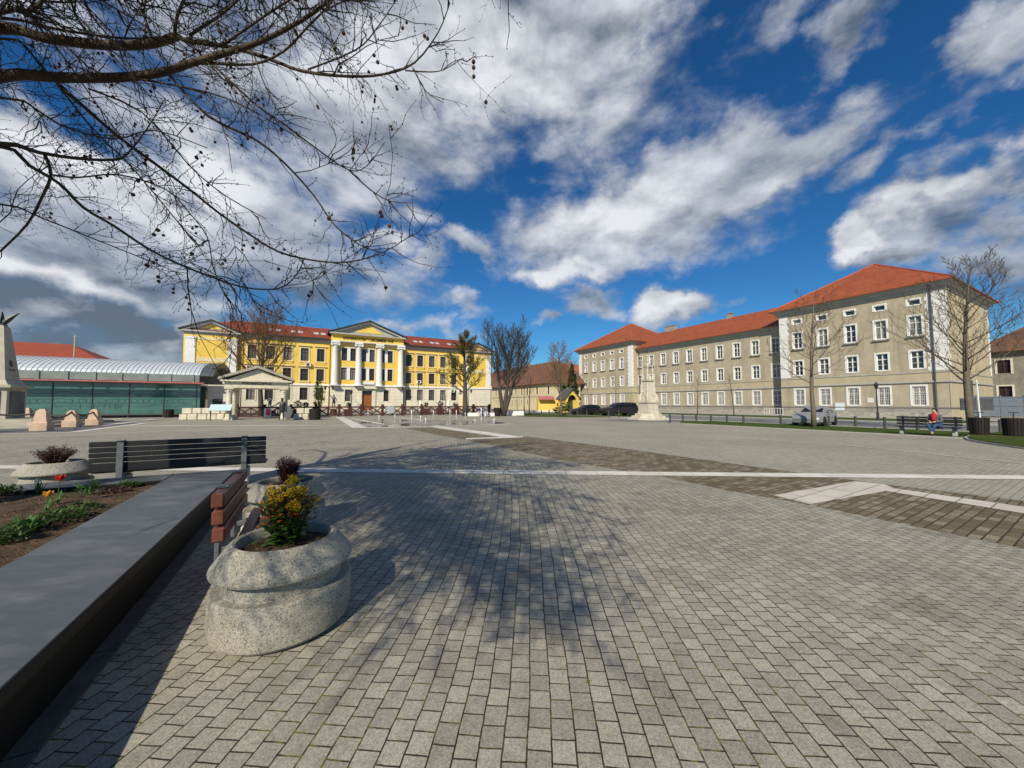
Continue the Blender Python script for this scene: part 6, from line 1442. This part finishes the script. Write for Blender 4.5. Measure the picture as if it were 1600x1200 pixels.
# ------------------------------------------------------------ people and statues (one skinned surface each)
def skin(name, pts, edges, m_, parent, root=0, sub=1):
    me = bpy.data.meshes.new(name); me.from_pydata([p[0] for p in pts], edges, []); o = bpy.data.objects.new(name, me); C.objects.link(o)
    mod = o.modifiers.new('s', 'SKIN'); sv = me.skin_vertices[0].data
    for i, p in enumerate(pts):
        r = p[1]; sv[i].radius = (r, r) if isinstance(r, (int, float)) else r
    sv[root].use_root = True; o.modifiers.new('u', 'SUBSURF').levels = sub
    me2 = bpy.data.meshes.new_from_object(o.evaluated_get(bpy.context.evaluated_depsgraph_get()))
    bpy.data.objects.remove(o); me2.name = name; me2.materials.clear(); me2.materials.append(m_); me2.polygons.foreach_set('use_smooth', [True] * len(me2.polygons))
    return link(name, me2, parent)
def figure(t, J, m_body, k=1.0, hands=True):
    # J: joints in metres; builds trunk, neck, head, arms with fingers, legs with feet as one surface
    pts = []; ed = []
    def add(p, r, par=None):
        pts.append((V(p) * k, (r if not isinstance(r, tuple) else r[0]) * k)); i = len(pts) - 1
        if par is not None: ed.append((par, i))
        return i
    pel = add(J['pelvis'], .15); wa = add(J['waist'], .13, pel); ch = add(J['chest'], .155, wa); nb = add(J['neck'], .06, ch); hb = add(J['head'], .085, nb); ht = add(J['top'], .075, hb)
    fwd = V(J['fwd']).normalized()
    add(V(J['head']) + fwd * .10 + V((0, 0, -.01)), .016, hb)
    for s in ('L', 'R'):
        sh = add(J['sh' + s], .07, ch); el = add(J['el' + s], .045, sh); wr_ = add(J['wr' + s], .032, el)
        d = (V(J['wr' + s]) - V(J['el' + s])).normalized(); pm_ = add(V(J['wr' + s]) + d * .06, .034, wr_); o = d.cross(V((0, 0, 1))); o = o.normalized() if o.length > .1 else V((1, 0, 0))
        if hands:
            for f_, (off, ln) in enumerate(((-.03, .065), (-.01, .08), (.01, .085), (.03, .07))):
                q = V(J['wr' + s]) + d * .10 + o * off; a_ = add(q, .010, pm_); b_ = add(q + d * ln * .5 + V((0, 0, -.008)), .009, a_); add(q + d * ln * .9 + V((0, 0, -.03)), .008, b_)
            th_ = add(V(J['wr' + s]) + d * .03 + o * -.05, .011, pm_); add(V(J['wr' + s]) + d * .08 + o * -.06, .009, th_)
        hp = add(J['hp' + s], .10, pel); kn = add(J['kn' + s], .065, hp); an = add(J['an' + s], .042, kn); add(V(J['an' + s]) + V(J.get('foot', fwd)) * .17 + V((0, 0, -.05)), .035, an)
    return skin('body', pts, ed, m_body, t, 0, 2)
STAND = dict(pelvis=(0, 0, .95), waist=(0, 0, 1.12), chest=(0, 0, 1.34), neck=(0, 0, 1.52), head=(0, -.01, 1.64), top=(0, 0, 1.72), fwd=(0, -1, 0), shL=(.18, 0, 1.42), elL=(.27, .02, 1.14), wrL=(.28, -.08, .90), shR=(-.18, 0, 1.42), elR=(-.27, .02, 1.14), wrR=(-.28, -.08, .90),
             hpL=(.09, 0, .90), knL=(.11, -.01, .50), anL=(.12, .02, .09), hpR=(-.09, 0, .90), knR=(-.12, -.04, .50), anR=(-.14, -.02, .09))
m_skin = M('skin', (.52, .30, .21), (.46, .26, .18), 10, .6); m_den = M('blue denim', (.045, .09, .17), (.03, .065, .13), 20, .85); m_jk = M('grey jacket', (.14, .13, .125), (.10, .095, .09), 12, .9); m_scf = M('red scarf', (.55, .015, .04), (.42, .01, .03), 10, .8); m_hair = M('dark hair', (.025, .018, .014), (.015, .011, .01), 30, .8)
# seated person on the dark bench
SIT = dict(pelvis=(0, 0, .54), waist=(0, -.02, .72), chest=(0, -.06, .94), neck=(0, -.09, 1.12), head=(0, -.13, 1.24), top=(0, -.11, 1.33), fwd=(0, -1, -.25), shL=(.17, -.06, 1.02), elL=(.24, -.12, .76), wrL=(.08, -.36, .70), shR=(-.17, -.06, 1.02), elR=(-.25, -.10, .77), wrR=(-.07, -.36, .71),
           hpL=(.10, -.04, .52), knL=(.14, -.46, .54), anL=(.05, -.50, .10), hpR=(-.10, -.04, .52), knR=(-.10, -.48, .56), anR=(.12, -.62, .14), foot=(0, -1, 0))
bl = UW(27.9, 5.15); pp = UW(27.62, 5.95); t = thing('person', 'person in grey jacket, red scarf and jeans sitting cross legged on the dark bench', 'person', (pp.x, pp.y, 0), TH - R(90) - R(12)); figure(t, SIT, m_skin)
b = MB()
def clo(name, P_, E_, m_, t): return skin(name, P_, E_, m_, t, 0, 2)
clo('jacket', [(V((0, .0, .60)), .175), (V((0, -.02, .75)), .165), (V((0, -.06, .96)), .185), (V((0, -.09, 1.06)), .10), (V((.19, -.06, 1.01)), .09), (V((.26, -.12, .76)), .07), (V((.12, -.32, .70)), .05), (V((-.19, -.06, 1.01)), .09), (V((-.27, -.10, .77)), .07), (V((-.11, -.32, .71)), .05)], [(0, 1), (1, 2), (2, 3), (2, 4), (4, 5), (5, 6), (2, 7), (7, 8), (8, 9)], m_jk, t)
clo('jeans', [(V((0, .0, .53)), .165), (V((.11, -.10, .53)), .115), (V((.14, -.46, .545)), .082), (V((.06, -.50, .16)), .055), (V((-.11, -.10, .53)), .115), (V((-.10, -.48, .565)), .082), (V((.11, -.60, .20)), .055)], [(0, 1), (1, 2), (2, 3), (0, 4), (4, 5), (5, 6)], m_den, t)
clo('scarf', [(V((0, -.10, 1.13)), .105), (V((.0, -.17, 1.05)), .10), (V((.02, -.24, .92)), .085), (V((.02, -.27, .76)), .07)], [(0, 1), (1, 2), (2, 3)], m_scf, t)
clo('hair', [(V((0, -.11, 1.36)), .10), (V((0, -.05, 1.30)), .10), (V((0, -.05, 1.2)), .08)], [(0, 1), (1, 2)], m_hair, t)
b = MB()
for s in (-1, 1): b.ball((s * .032, -.218, 1.245), .010, 5, 4)
b.box(-.025, .025, -.216, -.208, 1.185, 1.193); b.build('face_features', m_hair, t)
b = MB(); b.ball((.05, -.60, .06), .05, 8, 6, 0, (.9, 2.4, .9)); b.ball((.13, -.72, .10), .05, 8, 6, 0, (.9, 2.4, .9)); b.build('shoes', m_hair, t)
# bronze statues
def statue(label, p, rz, J, k, cloak=None, extra=None):
    t = thing('bronze_statue', label, 'statue', p, rz); figure(t, J, m_brz, k)
    if cloak: clo('cloak', [(V(a) * k, r * k) for a, r in cloak], [(i, i + 1) for i in range(len(cloak) - 1)], m_brz, t)
    h = MB(); h.ball(V(J['top']) * k + V((0, 0, -.02)), .11 * k, 8, 6, 0, (1, 1.1, .8)); h.build('hat', m_brz, t)
    return t
J1 = dict(STAND, elR=(-.42, -.02, 1.22), wrR=(-.66, -.10, 1.12), knL=(.12, -.02, .5))
s1 = statue('dark bronze statue of a cloaked soldier with shield beside the portico right column', G(440, 657), R(15), J1, 1.22, [((0, .0, 1.40), .21), ((.02, .05, 1.1), .24), ((.02, .06, .80), .25), ((.02, .06, .58), .22)])
b = MB(); b.lathe([(.34, -.03), (.36, 0), (.34, .03)], 20, 0, Matrix.Translation((.55, -.05, .75)) @ Matrix.Rotation(R(80), 4, 'X') @ Matrix.Scale(1.9, 4, (0, 1, 0))); b.build('shield', m_brz, s1)
J2 = dict(STAND, elR=(-.36, 0, 1.60), wrR=(-.50, -.05, 1.86), elL=(.34, .02, 1.18))
s2 = statue('bronze statue with raised arm standing on a brown plinth before the fence', G(521, 649.5) + V((0, 0, .95)), R(15), J2, 1.05, [((0, 0, 1.38), .17), ((0, .02, 1.1), .18), ((0, .02, .75), .19)])
b = MB(); b.bbox(-.32, .32, -.32, .32, 0, .95, .03); t = b.build('statue_plinth', m_fen); t.location = G(521, 649.5); tag(t, 'brown plinth under the raised arm bronze statue', 'plinth')
J3 = dict(STAND, elL=(.30, -.12, 1.2), wrL=(.12, -.25, 1.32), elR=(-.30, -.1, 1.18), wrR=(-.1, -.26, 1.2))
s3 = statue('bronze seated looking figure with bent arms behind the red poster board', G(421, 650.5) + V((0, 0, .75)), R(10), J3, 1.05, [((0, 0, 1.38), .17), ((0, .02, 1.1), .19), ((0, .02, .7), .22)])
b = MB(); b.bbox(-.5, .5, -.5, .5, 0, .75, .03); t = b.build('statue_plinth', m_dark); t.location = G(421, 650.5); tag(t, 'low dark plinth of the bent arm bronze statue', 'plinth')
# two people far off, sitting before the fence end
def far_person(lab, px, top, leg, rz):
    p = G(px, 650.9); t = thing('person', lab, 'person', (p.x, p.y - .1, 0), rz); figure(t, SIT, m_skin)
    clo('top', [(V((0, .0, .60)), .175), (V((0, -.02, .75)), .165), (V((0, -.06, .96)), .19), (V((.2, -.06, 1.0)), .09), (V((.26, -.12, .76)), .07), (V((.12, -.30, .70)), .05), (V((-.2, -.06, 1.0)), .09), (V((-.27, -.10, .77)), .07), (V((-.11, -.30, .71)), .05)], [(0, 1), (1, 2), (2, 3), (3, 4), (4, 5), (2, 6), (6, 7), (7, 8)], top, t)
    clo('trousers', [(V((0, .0, .53)), .165), (V((.11, -.10, .53)), .115), (V((.14, -.46, .545)), .082), (V((.06, -.50, .12)), .055), (V((-.11, -.10, .53)), .115), (V((-.10, -.48, .565)), .082), (V((-.11, -.52, .12)), .055)], [(0, 1), (1, 2), (2, 3), (0, 4), (4, 5), (5, 6)], leg, t)
    clo('hair', [(V((0, -.11, 1.36)), .10), (V((0, -.05, 1.30)), .10), (V((0, -.05, 1.2)), .08)], [(0, 1), (1, 2)], m_hair, t)
m_nv = M('navy top', (.03, .035, .12), (.02, .025, .09), 10, .9); m_pw = M('pale trousers', (.6, .62, .66), (.5, .52, .58), 10, .9)
far_person('distant person in navy top and pale trousers, left of the seated pair', 750.5, m_nv, m_pw, -.2); far_person('distant person in blue grey clothes, right of the seated pair', 759, M('blue grey top', (.12, .14, .2), (.09, .1, .16), 10, .9), m_pw, .3)
